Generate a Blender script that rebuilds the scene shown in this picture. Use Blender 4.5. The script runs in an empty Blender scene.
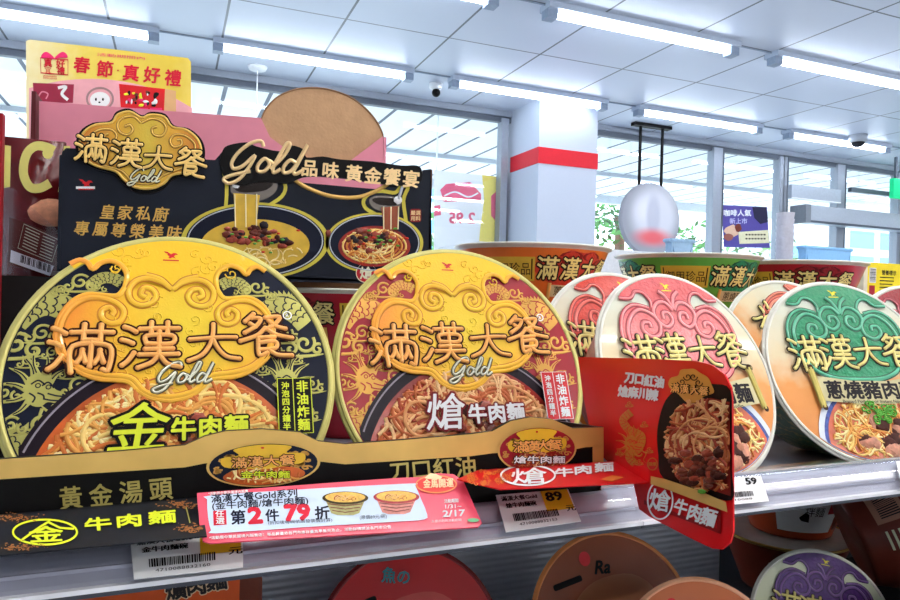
import bpy, math, random
from math import sin, cos, pi, radians
from mathutils import Vector, Matrix
from mathutils.geometry import tessellate_polygon
random.seed(7)
SC = bpy.context.scene
COL = SC.collection

# ------------------------------------------------------------------ camera, world, exposure
FPX = 682.13
YAW, PITCH, ROLL = radians(22.1207), radians(-0.2424), radians(1.52007)
_F = Vector((sin(YAW)*cos(PITCH), cos(YAW)*cos(PITCH), sin(PITCH)))
_R0 = Vector((cos(YAW), -sin(YAW), 0)); _U0 = _R0.cross(_F)
_R = _R0*cos(ROLL) + _U0*sin(ROLL); _U = -_R0*sin(ROLL) + _U0*cos(ROLL)
cam = bpy.data.cameras.new('camera'); cam_o = bpy.data.objects.new('camera', cam); COL.objects.link(cam_o)
cam.sensor_width = 36; cam.lens = FPX/900*36; cam.clip_start = 0.02; cam.clip_end = 200
m = Matrix((_R, _U, -_F)).transposed().to_4x4(); cam_o.matrix_world = m
SC.camera = cam_o
SC.view_settings.view_transform = 'Standard'; SC.view_settings.look = 'None'
SC.view_settings.gamma = 1.0; SC.view_settings.use_curve_mapping = False
SC.view_settings.exposure = 0.42
TUBE_POWER = 17.0
REAR_TUBE_POWER = 60.0  # unseen rear rows, power raised far above visible tubes to brighten shelf fronts
W = bpy.data.worlds.new('world'); SC.world = W; W.use_nodes = True
bg = W.node_tree.nodes['Background']; bg.inputs[0].default_value = (0.80, 0.90, 1.0, 1); bg.inputs[1].default_value = 3.2
SC.cycles.max_bounces = 8; SC.cycles.transparent_max_bounces = 12

def ray(x, y): return _R*((x-450)/FPX) - _U*((y-300)/FPX) + _F
def onY(x, y, Y): r = ray(x, y); return r*(Y/r.y)
def onZ(x, y, Z): r = ray(x, y); return r*(Z/r.z)
def onPl(x, y, P, N): r = ray(x, y); return r*(P.dot(N)/r.dot(N))

# ------------------------------------------------------------------ materials
def lin(c):
    o = []
    for v in c[:3]:
        v = v/255
        o.append(v/12.92 if v <= .04045 else ((v+.055)/1.055)**2.4)
    return (*o, 1)
_M = {}
def mat(name, rgb, rough=.5, metal=0, coat=0, noise=.06, nscale=60, bump=0, bscale=200, emit=0):
    if name in _M: return _M[name]
    m = bpy.data.materials.new(name); m.use_nodes = True; nt = m.node_tree; b = nt.nodes['Principled BSDF']
    c = lin(rgb)
    if noise and not emit:
        tc = nt.nodes.new('ShaderNodeTexCoord'); n = nt.nodes.new('ShaderNodeTexNoise'); n.inputs['Scale'].default_value = nscale
        n.inputs['Detail'].default_value = 3
        r = nt.nodes.new('ShaderNodeValToRGB')
        r.color_ramp.elements[0].position = .3; r.color_ramp.elements[1].position = .7
        r.color_ramp.elements[0].color = (*[max(0, v*(1-noise)) for v in c[:3]], 1)
        r.color_ramp.elements[1].color = (*[min(1, v*(1+noise)) for v in c[:3]], 1)
        nt.links.new(tc.outputs['Object'], n.inputs['Vector']); nt.links.new(n.outputs['Fac'], r.inputs[0]); nt.links.new(r.outputs[0], b.inputs['Base Color'])
    else: b.inputs['Base Color'].default_value = c
    b.inputs['Roughness'].default_value = rough; b.inputs['Metallic'].default_value = metal
    dark = max(rgb) < 75
    b.inputs['Coat Weight'].default_value = 0 if dark else coat*.6; b.inputs['Coat Roughness'].default_value = .15
    b.inputs['Specular IOR Level'].default_value = .10 if dark else .22
    if bump:
        tc = nt.nodes.new('ShaderNodeTexCoord'); n = nt.nodes.new('ShaderNodeTexNoise'); n.inputs['Scale'].default_value = bscale
        bp = nt.nodes.new('ShaderNodeBump'); bp.inputs['Strength'].default_value = bump; bp.inputs['Distance'].default_value = .002
        nt.links.new(tc.outputs['Object'], n.inputs['Vector']); nt.links.new(n.outputs['Fac'], bp.inputs['Height']); nt.links.new(bp.outputs[0], b.inputs['Normal'])
    if emit: b.inputs['Emission Color'].default_value = c; b.inputs['Emission Strength'].default_value = emit
    _M[name] = m; return m

def gmat(name, stops, axis='Y', lo=-.0875, hi=.0875, rough=.4, coat=.3, bump=0, metal=0, radial=False, center=(0, 0)):
    """printed colour gradient along the object's own axis, with a little noise"""
    if name in _M: return _M[name]
    m = bpy.data.materials.new(name); m.use_nodes = True; nt = m.node_tree; b = nt.nodes['Principled BSDF']
    tc = nt.nodes.new('ShaderNodeTexCoord'); L = nt.links
    n = nt.nodes.new('ShaderNodeTexNoise'); n.inputs['Scale'].default_value = 90; L.new(tc.outputs['Object'], n.inputs['Vector'])
    if radial:
        vm = nt.nodes.new('ShaderNodeVectorMath'); vm.operation = 'SUBTRACT'; vm.inputs[1].default_value = (*center, 0)
        L.new(tc.outputs['Object'], vm.inputs[0])
        mu = nt.nodes.new('ShaderNodeVectorMath'); mu.operation = 'MULTIPLY'; mu.inputs[1].default_value = (1, 1, 0); L.new(vm.outputs[0], mu.inputs[0])
        ln = nt.nodes.new('ShaderNodeVectorMath'); ln.operation = 'LENGTH'; L.new(mu.outputs[0], ln.inputs[0]); src = ln.outputs['Value']
    else:
        sp = nt.nodes.new('ShaderNodeSeparateXYZ'); L.new(tc.outputs['Object'], sp.inputs[0]); src = sp.outputs[axis]
    mr = nt.nodes.new('ShaderNodeMapRange'); mr.inputs[1].default_value = lo; mr.inputs[2].default_value = hi; L.new(src, mr.inputs[0])
    ad = nt.nodes.new('ShaderNodeMath'); ad.operation = 'MULTIPLY_ADD'; ad.inputs[1].default_value = .16; L.new(n.outputs['Fac'], ad.inputs[0])
    sb = nt.nodes.new('ShaderNodeMath'); sb.operation = 'SUBTRACT'; sb.inputs[1].default_value = .08; L.new(mr.outputs[0], sb.inputs[0]); L.new(sb.outputs[0], ad.inputs[2])
    r = nt.nodes.new('ShaderNodeValToRGB'); L.new(ad.outputs[0], r.inputs[0])
    r.color_ramp.elements[0].position = stops[0][0]; r.color_ramp.elements[0].color = lin(stops[0][1])
    r.color_ramp.elements[1].position = stops[-1][0]; r.color_ramp.elements[1].color = lin(stops[-1][1])
    for p, c in stops[1:-1]: e = r.color_ramp.elements.new(p); e.color = lin(c)
    L.new(r.outputs[0], b.inputs['Base Color'])
    b.inputs['Roughness'].default_value = rough; b.inputs['Coat Weight'].default_value = coat*.5; b.inputs['Metallic'].default_value = metal; b.inputs['Specular IOR Level'].default_value = .22
    if bump:
        n2 = nt.nodes.new('ShaderNodeTexNoise'); n2.inputs['Scale'].default_value = 240; n2.inputs['Distortion'].default_value = 2.5; L.new(tc.outputs['Object'], n2.inputs['Vector'])
        bp = nt.nodes.new('ShaderNodeBump'); bp.inputs['Strength'].default_value = bump; bp.inputs['Distance'].default_value = .0015
        L.new(n2.outputs['Fac'], bp.inputs['Height']); L.new(bp.outputs[0], b.inputs['Normal'])
    _M[name] = m; return m

def glassmat(name, tint=(1, 1, 1), gloss=.08, rough=.02):
    if name in _M: return _M[name]
    m = bpy.data.materials.new(name); m.use_nodes = True; nt = m.node_tree
    nt.nodes.remove(nt.nodes['Principled BSDF']); out = nt.nodes['Material Output']
    t = nt.nodes.new('ShaderNodeBsdfTransparent'); t.inputs[0].default_value = (*tint, 1)
    g = nt.nodes.new('ShaderNodeBsdfGlossy'); g.inputs['Roughness'].default_value = rough
    lw = nt.nodes.new('ShaderNodeLayerWeight'); lw.inputs[0].default_value = .25
    mu = nt.nodes.new('ShaderNodeMath'); mu.operation = 'MULTIPLY_ADD'; mu.inputs[1].default_value = .35; mu.inputs[2].default_value = gloss
    mx = nt.nodes.new('ShaderNodeMixShader'); nt.links.new(lw.outputs['Facing'], mu.inputs[0]); nt.links.new(mu.outputs[0], mx.inputs[0])
    nt.links.new(t.outputs[0], mx.inputs[1]); nt.links.new(g.outputs[0], mx.inputs[2]); nt.links.new(mx.outputs[0], out.inputs[0])
    _M[name] = m; return m

# ------------------------------------------------------------------ object helpers
def tag(o, label=None, cat=None, group=None, kind=None):
    if label: o['label'] = label
    if cat: o['category'] = cat
    if group: o['group'] = group
    if kind: o['kind'] = kind
    return o
def empty(name, label, cat, mw=None, loc=None, group=None, parent=None):
    o = bpy.data.objects.new(name, None); o.empty_display_size = .02; COL.objects.link(o)
    if mw is not None: o.matrix_world = mw
    if loc is not None: o.location = loc
    return tag(o, label, cat, group)
def mk(name, v, f, mats, fm=None, parent=None, smooth=False, world=True):
    if parent and world:
        Mi = wm(parent).inverted(); v = [Mi @ Vector(x) for x in v]
    me = bpy.data.meshes.new(name); me.from_pydata([tuple(x) for x in v], [], f)
    for q in (mats if isinstance(mats, list) else [mats]): me.materials.append(q)
    if fm: me.polygons.foreach_set('material_index', fm)
    if smooth: me.polygons.foreach_set('use_smooth', [True]*len(me.polygons))
    me.update(); o = bpy.data.objects.new(name, me); COL.objects.link(o)
    if parent:
        o.parent = parent
    return o
def wm(o):
    m = o.matrix_basis.copy()
    return (wm(o.parent) @ o.matrix_parent_inverse @ m) if o.parent else m

class MB:
    def __init__(s): s.v = []; s.f = []; s.m = []; s.mats = []
    def mi(s, mt):
        if mt not in s.mats: s.mats.append(mt)
        return s.mats.index(mt)
    def add(s, v, f, mt):
        b = len(s.v); s.v += [Vector(x) for x in v]; i = s.mi(mt)
        for q in f: s.f.append(tuple(b+k for k in q)); s.m.append(i)
    def box(s, x0, x1, y0, y1, z0, z1, mt):
        v = [(x, y, z) for x in (x0, x1) for y in (y0, y1) for z in (z0, z1)]
        s.add(v, [(0, 1, 3, 2), (4, 6, 7, 5), (0, 4, 5, 1), (2, 3, 7, 6), (0, 2, 6, 4), (1, 5, 7, 3)], mt)
    def slab(s, quad, t, mt):
        """thin solid from a planar outline (list of Vectors), thickness t along its normal"""
        q = [Vector(p) for p in quad]; n = Vector((0, 0, 0))
        for i in range(len(q)): n += (q[i]-q[0]).cross(q[(i+1) % len(q)]-q[0])
        n.normalize(); N = len(q); v = q+[p-n*t for p in q]
        tr = tessellate_polygon([q]); f = []
        for a in tr:
            nn = (q[a[1]]-q[a[0]]).cross(q[a[2]]-q[a[0]])
            a = a if nn.dot(n) > 0 else (a[0], a[2], a[1])
            f.append(tuple(a)); f.append((a[0]+N, a[2]+N, a[1]+N))
        for i in range(N): j = (i+1) % N; f.append((i, i+N, j+N, j))
        s.add(v, f, mt)
    def lathe(s, prof, mt, n=64, T=None, mats=None):
        T = T or Matrix(); v = []; f = []
        for r, z in prof:
            for i in range(n):
                a = 2*pi*i/n; v.append(T @ Vector((r*cos(a), r*sin(a), z)))
        for k in range(len(prof)-1):
            for i in range(n):
                j = (i+1) % n; f.append((k*n+i, k*n+j, (k+1)*n+j, (k+1)*n+i))
        s.add(v, f, mt)
    def tube(s, pts, r, mt, n=8, cap=True):
        pts = [Vector(p) for p in pts]; v = []; f = []; rr = r if isinstance(r, (list, tuple)) else [r]*len(pts)
        up = Vector((0, 0, 1))
        for k, p in enumerate(pts):
            d = (pts[min(k+1, len(pts)-1)]-pts[max(k-1, 0)]).normalized()
            a = d.cross(up if abs(d.z) < .9 else Vector((1, 0, 0))).normalized(); b = d.cross(a)
            for i in range(n): t = 2*pi*i/n; v.append(p+(a*cos(t)+b*sin(t))*rr[k])
        for k in range(len(pts)-1):
            for i in range(n): j = (i+1) % n; f.append((k*n+i, k*n+j, (k+1)*n+j, (k+1)*n+i))
        if cap: f.append(tuple(range(n))); f.append(tuple(range(len(v)-1, len(v)-1-n, -1)))
        s.add(v, f, mt)
    def build(s, name, parent=None, smooth=False):
        return mk(name, s.v, s.f, s.mats, s.m, parent, smooth)

def spline(pts, k=6, closed=False):
    P = [Vector((p[0], p[1])) for p in pts]; n = len(P); out = []
    for i in range(n if closed else n-1):
        if closed: a, b, c, d = P[(i-1) % n], P[i], P[(i+1) % n], P[(i+2) % n]
        else: a, b, c, d = P[max(i-1, 0)], P[i], P[i+1], P[min(i+2, n-1)]
        for j in range(k):
            t = j/k; out.append(.5*((2*b)+(c-a)*t+(2*a-5*b+4*c-d)*t*t+(3*b-a-3*c+d)*t**3))
    if not closed: out.append(P[-1])
    return [(p.x, p.y) for p in out]
def spiral(cx, cy, r, turns, a0, d=1, n=22, r1=.12):
    return [(cx+r*(1-(1-r1)*t)*cos(a0+d*turns*2*pi*t), cy+r*(1-(1-r1)*t)*sin(a0+d*turns*2*pi*t)) for t in [i/n for i in range(n+1)]]
def ell(cx, cy, rx, ry, n=40, a0=0, a1=2*pi):
    full = abs(a1-a0-2*pi) < 1e-6; k = n if full else n+1
    return [(cx+rx*cos(a0+(a1-a0)*i/n), cy+ry*sin(a0+(a1-a0)*i/n)) for i in range(k)]
def rrect(x0, y0, x1, y1, r, n=5):
    o = []
    for cx, cy, a in ((x1-r, y1-r, 0), (x0+r, y1-r, pi/2), (x0+r, y0+r, pi), (x1-r, y0+r, 3*pi/2)):
        o += [(cx+r*cos(a+pi/2*i/n), cy+r*sin(a+pi/2*i/n)) for i in range(n+1)]
    return o

_TX = {}
def glyphs(s, bold=.02, bevel=0, res=3, shear=0, spacing=1.0, vertical=False, lat=False):
    k = (s, bold, bevel, res, shear, spacing, vertical)
    if k in _TX: return _TX[k]
    c = bpy.data.curves.new('t', 'FONT'); c.body = '\n'.join(s) if vertical else s
    c.offset = bold; c.bevel_depth = bevel; c.bevel_resolution = 1 if bevel else 0; c.resolution_u = res; c.shear = shear
    c.space_character = spacing; c.space_line = 1.05
    o = bpy.data.objects.new('t', c); COL.objects.link(o)
    me = bpy.data.meshes.new_from_object(o.evaluated_get(bpy.context.evaluated_depsgraph_get()))
    v = [tuple(q.co) for q in me.vertices]; f = [tuple(p.vertices) for p in me.polygons]
    bpy.data.objects.remove(o); bpy.data.meshes.remove(me); bpy.data.curves.remove(c)
    xs = [q[0] for q in v] or [0]; ys = [q[1] for q in v] or [0]
    cx, cy = (min(xs)+max(xs))/2, (min(ys)+max(ys))/2
    v = [(a-cx, b-cy, z) for a, b, z in v]
    _TX[k] = (v, f, max(xs)-min(xs), max(ys)-min(ys)); return _TX[k]

class Art:
    """flat or embossed print, laid out in 2-D and mapped on to a real surface; u right, v up, h off the surface in metres"""
    def __init__(s): s.v = []; s.f = []; s.m = []; s.mats = []
    def mi(s, mt):
        if mt not in s.mats: s.mats.append(mt)
        return s.mats.index(mt)
    def raw(s, v, f, mt):
        b = len(s.v); s.v += v; i = s.mi(mt)
        for q in f: s.f.append(tuple(b+k for k in q)); s.m.append(i)
    def poly(s, pts, mt, h, sub=False):
        q = [Vector((p[0], p[1], 0)) for p in pts]; f = []
        for a in tessellate_polygon([q]):
            c = (q[a[1]]-q[a[0]]).cross(q[a[2]]-q[a[0]]).z; f.append(tuple(a) if c > 0 else (a[0], a[2], a[1]))
        s.raw([(p[0], p[1], h) for p in pts], f, mt)
    def rect(s, x0, y0, x1, y1, mt, h, n=1):
        v = []; f = []
        for i in range(n+1): x = x0+(x1-x0)*i/n; v += [(x, y0, h), (x, y1, h)]
        for i in range(n): f.append((2*i, 2*i+2, 2*i+3, 2*i+1))
        s.raw(v, f, mt)
    def edge(s, pts, mt, h0, h1):
        n = len(pts); v = [(p[0], p[1], h0) for p in pts]+[(p[0], p[1], h1) for p in pts]
        s.raw(v, [(i, (i+1) % n, n+(i+1) % n, n+i) for i in range(n)], mt)
    def stroke(s, pts, w, mt, h, rise=0, closed=False, taper=None):
        n = len(pts)
        if n < 2: return
        cr = [(-.5, 0), (.5, 0)] if not rise else [(-.5, 0), (-.36, .7), (0, 1), (.36, .7), (.5, 0)]
        v = []; f = []; K = len(cr)
        for i in range(n):
            a = pts[(i-1) % n] if closed else pts[max(i-1, 0)]; b = pts[(i+1) % n] if closed else pts[min(i+1, n-1)]
            dx, dy = b[0]-a[0], b[1]-a[1]; L = math.hypot(dx, dy) or 1; nx, ny = -dy/L, dx/L
            t = i/(n-1); ww = w
            if taper == 'both': ww = w*(.15+.85*sin(pi*t))
            elif taper == 'end': ww = w*(1-.9*t)
            elif taper == 'start': ww = w*(.1+.9*t)
            for c, z in cr: v.append((pts[i][0]-nx*ww*c, pts[i][1]-ny*ww*c, h+rise*z*(ww/w)))
        for i in range(n if closed else n-1):
            j = (i+1) % n
            for k in range(K-1): f.append((i*K+k, j*K+k, j*K+k+1, i*K+k+1)[::-1] if False else (i*K+k, i*K+k+1, j*K+k+1, j*K+k)[::-1])
        s.raw(v, f, mt)
    def disc(s, cx, cy, rx, ry, mt, h, n=32): s.poly(ell(cx, cy, rx, ry, n), mt, h)
    def ring(s, cx, cy, rx, ry, w, mt, h, rise=0, n=40): s.stroke(ell(cx, cy, rx, ry, n), w, mt, h, rise, True)
    def dome(s, cx, cy, rx, ry, mt, h, rise, jit=.15, n=10, rnd=random):
        v = [(cx, cy, h+rise)]; a0 = rnd.random()*6
        for lv, (q, z) in enumerate(((.55, .8), (1, 0))):
            for i in range(n):
                a = a0+2*pi*i/n; k = q*(1+rnd.uniform(-jit, jit)); v.append((cx+rx*k*cos(a), cy+ry*k*sin(a), h+rise*z))
        f = [(0, 1+i, 1+(i+1) % n) for i in range(n)]+[(1+i, 1+n+i, 1+n+(i+1) % n, 1+(i+1) % n) for i in range(n)]
        s.raw(v, f, mt)
    def text(s, t, cx, cy, size, mt, h, bold=.02, bevel=0, shear=0, sx=1, rot=0, width=None, vertical=False, spacing=1.0, res=2, hs=1.0):
        v, f, w, hh = glyphs(t, 0, bevel, res, shear, spacing, vertical)
        if width: sx = width/(w*size)
        c, sn = cos(rot), sin(rot); n = 0 if bold < .008 or bevel else (6 if bold < .045 else 12)
        for k in range(n+1):
            o = []; dx, dy = (bold*cos(2*pi*k/n), bold*sin(2*pi*k/n)) if k < n else (0, 0)
            for a, b, z in v:
                a = (a+dx/sx)*size*sx; b = (b+dy)*size; o.append((cx+a*c-b*sn, cy+a*sn+b*c, h+(z*hs)-(n-k)*1.6e-5))
            s.raw(o, f, mt)
    def fine(s, d):
        """cut long triangles down so that print follows a curved wall"""
        F = []; Mx = []
        st = [(list(q), m) for q, m in zip(s.f, s.m)]
        while st:
            q, m = st.pop()
            if len(q) > 3: st += [([q[0], q[k], q[k+1]], m) for k in range(1, len(q)-1)]; continue
            L = [abs(s.v[q[k]][0]-s.v[q[(k+1) % 3]][0]) for k in range(3)]; k = L.index(max(L))
            if L[k] <= d: F.append(tuple(q)); Mx.append(m); continue
            a, b, c = q[k], q[(k+1) % 3], q[(k+2) % 3]; s.v.append(tuple((x+y)/2 for x, y in zip(s.v[a], s.v[b]))); n = len(s.v)-1
            st += [([a, n, c], m), ([n, b, c], m)]
        s.f, s.m = F, Mx; return s
    def build(s, name, mapf, parent=None, smooth=False):
        return mk(name, [mapf(*q) for q in s.v], s.f, s.mats, s.m, parent, smooth)

def pxmap(P, N, off=0.0):
    """print layout read off in photograph coordinates, carried on to the plane (P, N) in the room; v = -y"""
    P = Vector(P); N = Vector(N).normalized()
    return lambda u, v, h: onPl(u, -v, P, N)+N*(h+off)

# ------------------------------------------------------------------ shared colours
NAVY = mat('navy_print', (24, 28, 44), .4, coat=.3); BLACK = mat('black_print', (14, 13, 14), .4)
CRIM = mat('crimson_print', (158, 22, 40), .4, coat=.3)
OLIVE = mat('olive_gold_print', (176, 170, 92), .38, .25, noise=.12); GOLDL = mat('warm_gold_print', (205, 150, 70), .38, .25, noise=.12)
WHITE = mat('white_print', (238, 240, 242), .5, noise=.02); CREAM = mat('cream_print', (226, 226, 196), .45)
RED = mat('red_print', (208, 20, 30), .4, coat=.3); DKRED = mat('dark_red_print', (140, 16, 26), .4)
LIME = mat('lime_print', (222, 232, 50), .45); GOLD = mat('gold_foil', (228, 186, 104), .34, .3, noise=.12, nscale=30)
DKB = mat('dark_brown_outline', (48, 24, 18), .5)
BROTH = mat('orange_broth', (196, 92, 36), .3, noise=.35, nscale=70, coat=.4); BROTHR = mat('red_broth', (150, 34, 24), .3, noise=.35, nscale=70, coat=.4)
BROTHY = mat('yellow_broth', (212, 172, 52), .3, noise=.15, nscale=60, coat=.4)
ND = [mat('noodle_pale', (240, 205, 120), .4), mat('noodle_amber', (226, 158, 74), .4), mat('noodle_orange', (205, 112, 48), .4), mat('noodle_light', (246, 226, 160), .4)]
NDR = [mat('noodle_tan', (214, 150, 96), .4), mat('noodle_rust', (186, 96, 52), .4), mat('noodle_cream', (232, 186, 132), .4), mat('noodle_red', (160, 60, 38), .4)]
MEAT = [mat('beef_brown', (112, 48, 34), .35, noise=.4, nscale=200, coat=.3), mat('beef_dark', (70, 32, 26), .35, noise=.4, nscale=200, coat=.3), mat('beef_red', (150, 62, 44), .35, noise=.3, nscale=200, coat=.3)]
SCAL = mat('scallion_green', (84, 158, 52), .4, noise=.3, nscale=300); CHILI = mat('chili_red', (205, 40, 24), .4)
PINK = mat('pink_card', (214, 132, 150), .6, noise=.03)

# ------------------------------------------------------------------ print motifs
def noodles(A, inside, box, n, w, mats, h, rise, seed=1, L=(6, 14), step=None, hmax=None):
    R = random.Random(seed); x0, y0, x1, y1 = box; step = w*1.0; L = (L[0]*2, L[1]*3)
    for k in range(n):
        for _ in range(30):
            x, y = R.uniform(x0, x1), R.uniform(y0, y1)
            if inside(x, y): break
        else: continue
        a = R.uniform(0, 2*pi); da = R.choice((-1, 1))*R.uniform(.10, .30); pts = []
        for i in range(R.randint(*L)):
            if not inside(x, y): break
            pts.append((x, y)); x += cos(a)*step; y += sin(a)*step; a += da+R.uniform(-.06, .06)
            if R.random() < .06: da = -da
        if len(pts) > 2: A.stroke(pts, w*R.uniform(.7, 1.0), R.choice(mats), h+(hmax or rise)*k/n, rise)
def meat(A, spots, s, h, rise, seed=3, mats=None):
    R = random.Random(seed)
    for x, y in spots:
        for q in range(3):
            A.dome(x+R.uniform(-.4, .4)*s, y+R.uniform(-.3, .3)*s, s*R.uniform(.4, .75), s*R.uniform(.35, .6), R.choice(mats or MEAT), h, rise*R.uniform(.6, 1.1), .2, 9, R)
def scallions(A, cx, cy, sx, sy, n, r, h, seed=5, m2=None):
    R = random.Random(seed)
    for k in range(n):
        x, y = R.gauss(cx, sx), R.gauss(cy, sy); A.ring(x, y, r*R.uniform(.6, 1), r*R.uniform(.4, .9), r*.5, m2 or SCAL, h, r*.02, 8)
def scaled_band(A, path, w, m, dark, h, rise=0.0002):
    P = spline(path, 8); A.stroke(P, w, m, h, rise)
    rows = 3; d = 0; last = P[0]; i = 0
    for k in range(1, len(P)-1):
        d += math.hypot(P[k][0]-P[k-1][0], P[k][1]-P[k-1][1])
        if d >= w*.27:
            d = 0; i += 1; dx, dy = P[k+1][0]-P[k-1][0], P[k+1][1]-P[k-1][1]; L = math.hypot(dx, dy) or 1
            tx, ty, nx, ny = dx/L, dy/L, -dy/L, dx/L
            for r in range(rows):
                o = ((r+(.5 if i % 2 else 0))/rows-.42)*w*.95; c = w*.17
                A.stroke([(P[k][0]+nx*(o+c*sin(a))+tx*c*cos(a), P[k][1]+ny*(o+c*sin(a))+ty*c*cos(a)) for a in [-1.4, -.7, 0, .7, 1.4]], w*.055, dark, h+rise+.00006)
def fins(A, path, w, m, h, size, side=1):
    P = spline(path, 5)
    for k in range(1, len(P)-1):
        dx, dy = P[k+1][0]-P[k-1][0], P[k+1][1]-P[k-1][1]; L = math.hypot(dx, dy) or 1; tx, ty, nx, ny = dx/L, dy/L, -dy/L*side, dx/L*side
        b = (P[k][0]+nx*w*.45, P[k][1]+ny*w*.45)
        A.poly([(b[0]-tx*size*.5, b[1]-ty*size*.5), (b[0]+tx*size*.5, b[1]+ty*size*.5), (b[0]+nx*size+tx*size*.4, b[1]+ny*size+ty*size*.4)], m, h)
def curl_cloud(A, cx, cy, r, m, h, d=1, rise=.00025):
    w = r*.3
    A.stroke(spiral(cx, cy, r, 1.3, pi*.2, d), w, m, h, rise)
    A.stroke(spiral(cx+1.3*r*d, cy-.55*r, r*.65, 1.1, pi*.6, d), w, m, h, rise)
    A.stroke(spiral(cx-1.2*r*d, cy-.6*r, r*.6, 1.1, pi*.3, -d), w, m, h, rise)
    A.stroke(spline([(cx-1.9*r, cy-1.1*r), (cx-.8*r, cy-1.25*r), (cx+.6*r, cy-1.2*r), (cx+2*r, cy-1.0*r)]), w, m, h, rise, taper='both')
def dragon_head(A, cx, cy, s, m, dark, h, fl=1):
    """long muzzle, brow, two eyes, mane of flame strands, whiskers and open jaw"""
    X = lambda x, y: (cx+fl*x*s, cy+y*s)
    for x0, y0, x1, y1, b in [(-.2, .5, -.9, 1.9, .3), (0, .6, -.35, 2.2, -.25), (.2, .6, .3, 2.1, .3), (.4, .5, .95, 1.8, -.25), (-.4, .2, -1.5, 1.2, .3), (-.5, -.1, -1.8, .3, .25), (-.5, -.4, -1.7, -.7, -.3), (-.35, -.7, -1.3, -1.6, -.3), (.55, .3, 1.4, 1.1, -.3)]:
        mx, my = (x0+x1)/2+b*(y1-y0)*.35, (y0+y1)/2-b*(x1-x0)*.35
        A.stroke(spline([X(x0, y0), X(mx, my), X(x1, y1)], 7), .42*s, m, h, .0002, taper='end')
        A.stroke(spline([X(x0, y0), X(mx, my), X(x1, y1)], 7)[3:-3], .07*s, dark, h+.00024)
    A.poly([X(*p) for p in spline([(-.55, .55), (0, .75), (.55, .5), (.85, -.1), (1.35, -.35), (1.5, -.75), (1.1, -.95), (.55, -.85), (.2, -1.1), (-.3, -.95), (-.6, -.3)], 4, True)], m, h+.0003)
    for p in [[(-.35, .2), (0, .42), (.35, .15)], [(.2, .1), (.5, .3), (.8, -.05)], [(.5, -.35), (.95, -.5), (1.35, -.55)], [(.3, -.65), (.7, -.75), (1.2, -.8)], [(-.4, -.3), (-.1, -.55), (-.2, -.85)], [(0, -.3), (.3, -.45), (.35, -.7)]]:
        A.stroke(spline([X(*q) for q in p], 5), .09*s, dark, h+.00036)
    for x, y in ((0, .12), (.52, .02)):
        A.disc(*X(x, y), .15*s, .15*s, dark, h+.00036, 12); A.disc(*X(x, y), .09*s, .09*s, m, h+.0004, 10)
    A.disc(*X(1.28, -.45), .07*s, .06*s, dark, h+.00036, 8)
    A.stroke(spline([X(.2, -1.0), X(.75, -1.5), X(1.25, -1.45), X(1.3, -1.15)], 6), .22*s, m, h, .0002, taper='both')
    A.stroke(spline([X(1.3, -.9), X(1.8, -1.3), X(1.5, -2), X(1.9, -2.4)], 6), .14*s, m, h, .0002, taper='end')
    A.stroke(spline([X(.3, -1.2), X(.2, -1.9), X(.7, -2.3)], 6), .2*s, m, h, .0002, taper='end')

def script_gold(A, cx, cy, w, mt, h, rise=.0003, lw=.085, outline=None, rot=0):
    S = w/2.15
    def T(p):
        x = (p[0]+.28*p[1]-1.06)*S; y = (p[1]-.42)*S
        return (cx+x*cos(rot)-y*sin(rot), cy+x*sin(rot)+y*cos(rot))
    L = [[(.72, .86), (.6, 1.0), (.36, .93), (.14, .68), (.06, .42), (.16, .26), (.36, .34), (.52, .56), (.58, .6), (.52, .3), (.38, 0), (.16, -.12), (.0, -.02), (.2, .1), (.6, .22)],
         [(.98, .5), (.84, .56), (.74, .4), (.78, .24), (.94, .24), (1.02, .4), (.96, .52), (1.12, .44)],
         [(1.08, .3), (1.3, .66), (1.36, .95), (1.27, .98), (1.2, .7), (1.14, .36), (1.2, .22), (1.34, .32)],
         [(1.66, .5), (1.5, .56), (1.4, .4), (1.44, .24), (1.58, .26), (1.68, .44), (1.8, .98), (1.72, .5), (1.68, .28), (1.76, .22), (1.92, .34)]]
    for l in L:
        P = spline([T(p) for p in l], 6)
        if outline: A.stroke(P, lw*S*3.0, outline, h-.00008, 0)
    for l in L:
        P = spline([T(p) for p in l], 6); A.stroke(P, lw*S*1.35, mt, h, rise, taper=None)
def bird_logo(A, cx, cy, s, m, h):
    for p in ([(-1, .55), (-.5, .5), (0, .1), (.35, .35), (.75, .3), (1, .05), (.6, .05), (.4, -.25), (.7, -.55), (.2, -.4), (-.1, -.6), (-.35, -.5), (-.2, -.25), (-.55, .0), (-.4, .15), (-.8, .3)],):
        A.poly([(cx+x*s, cy+y*s) for x, y in p], m, h)
    A.rect(cx-s*1.1, cy-s*1.0, cx+s*1.1, cy-s*.8, m, h)

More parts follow.
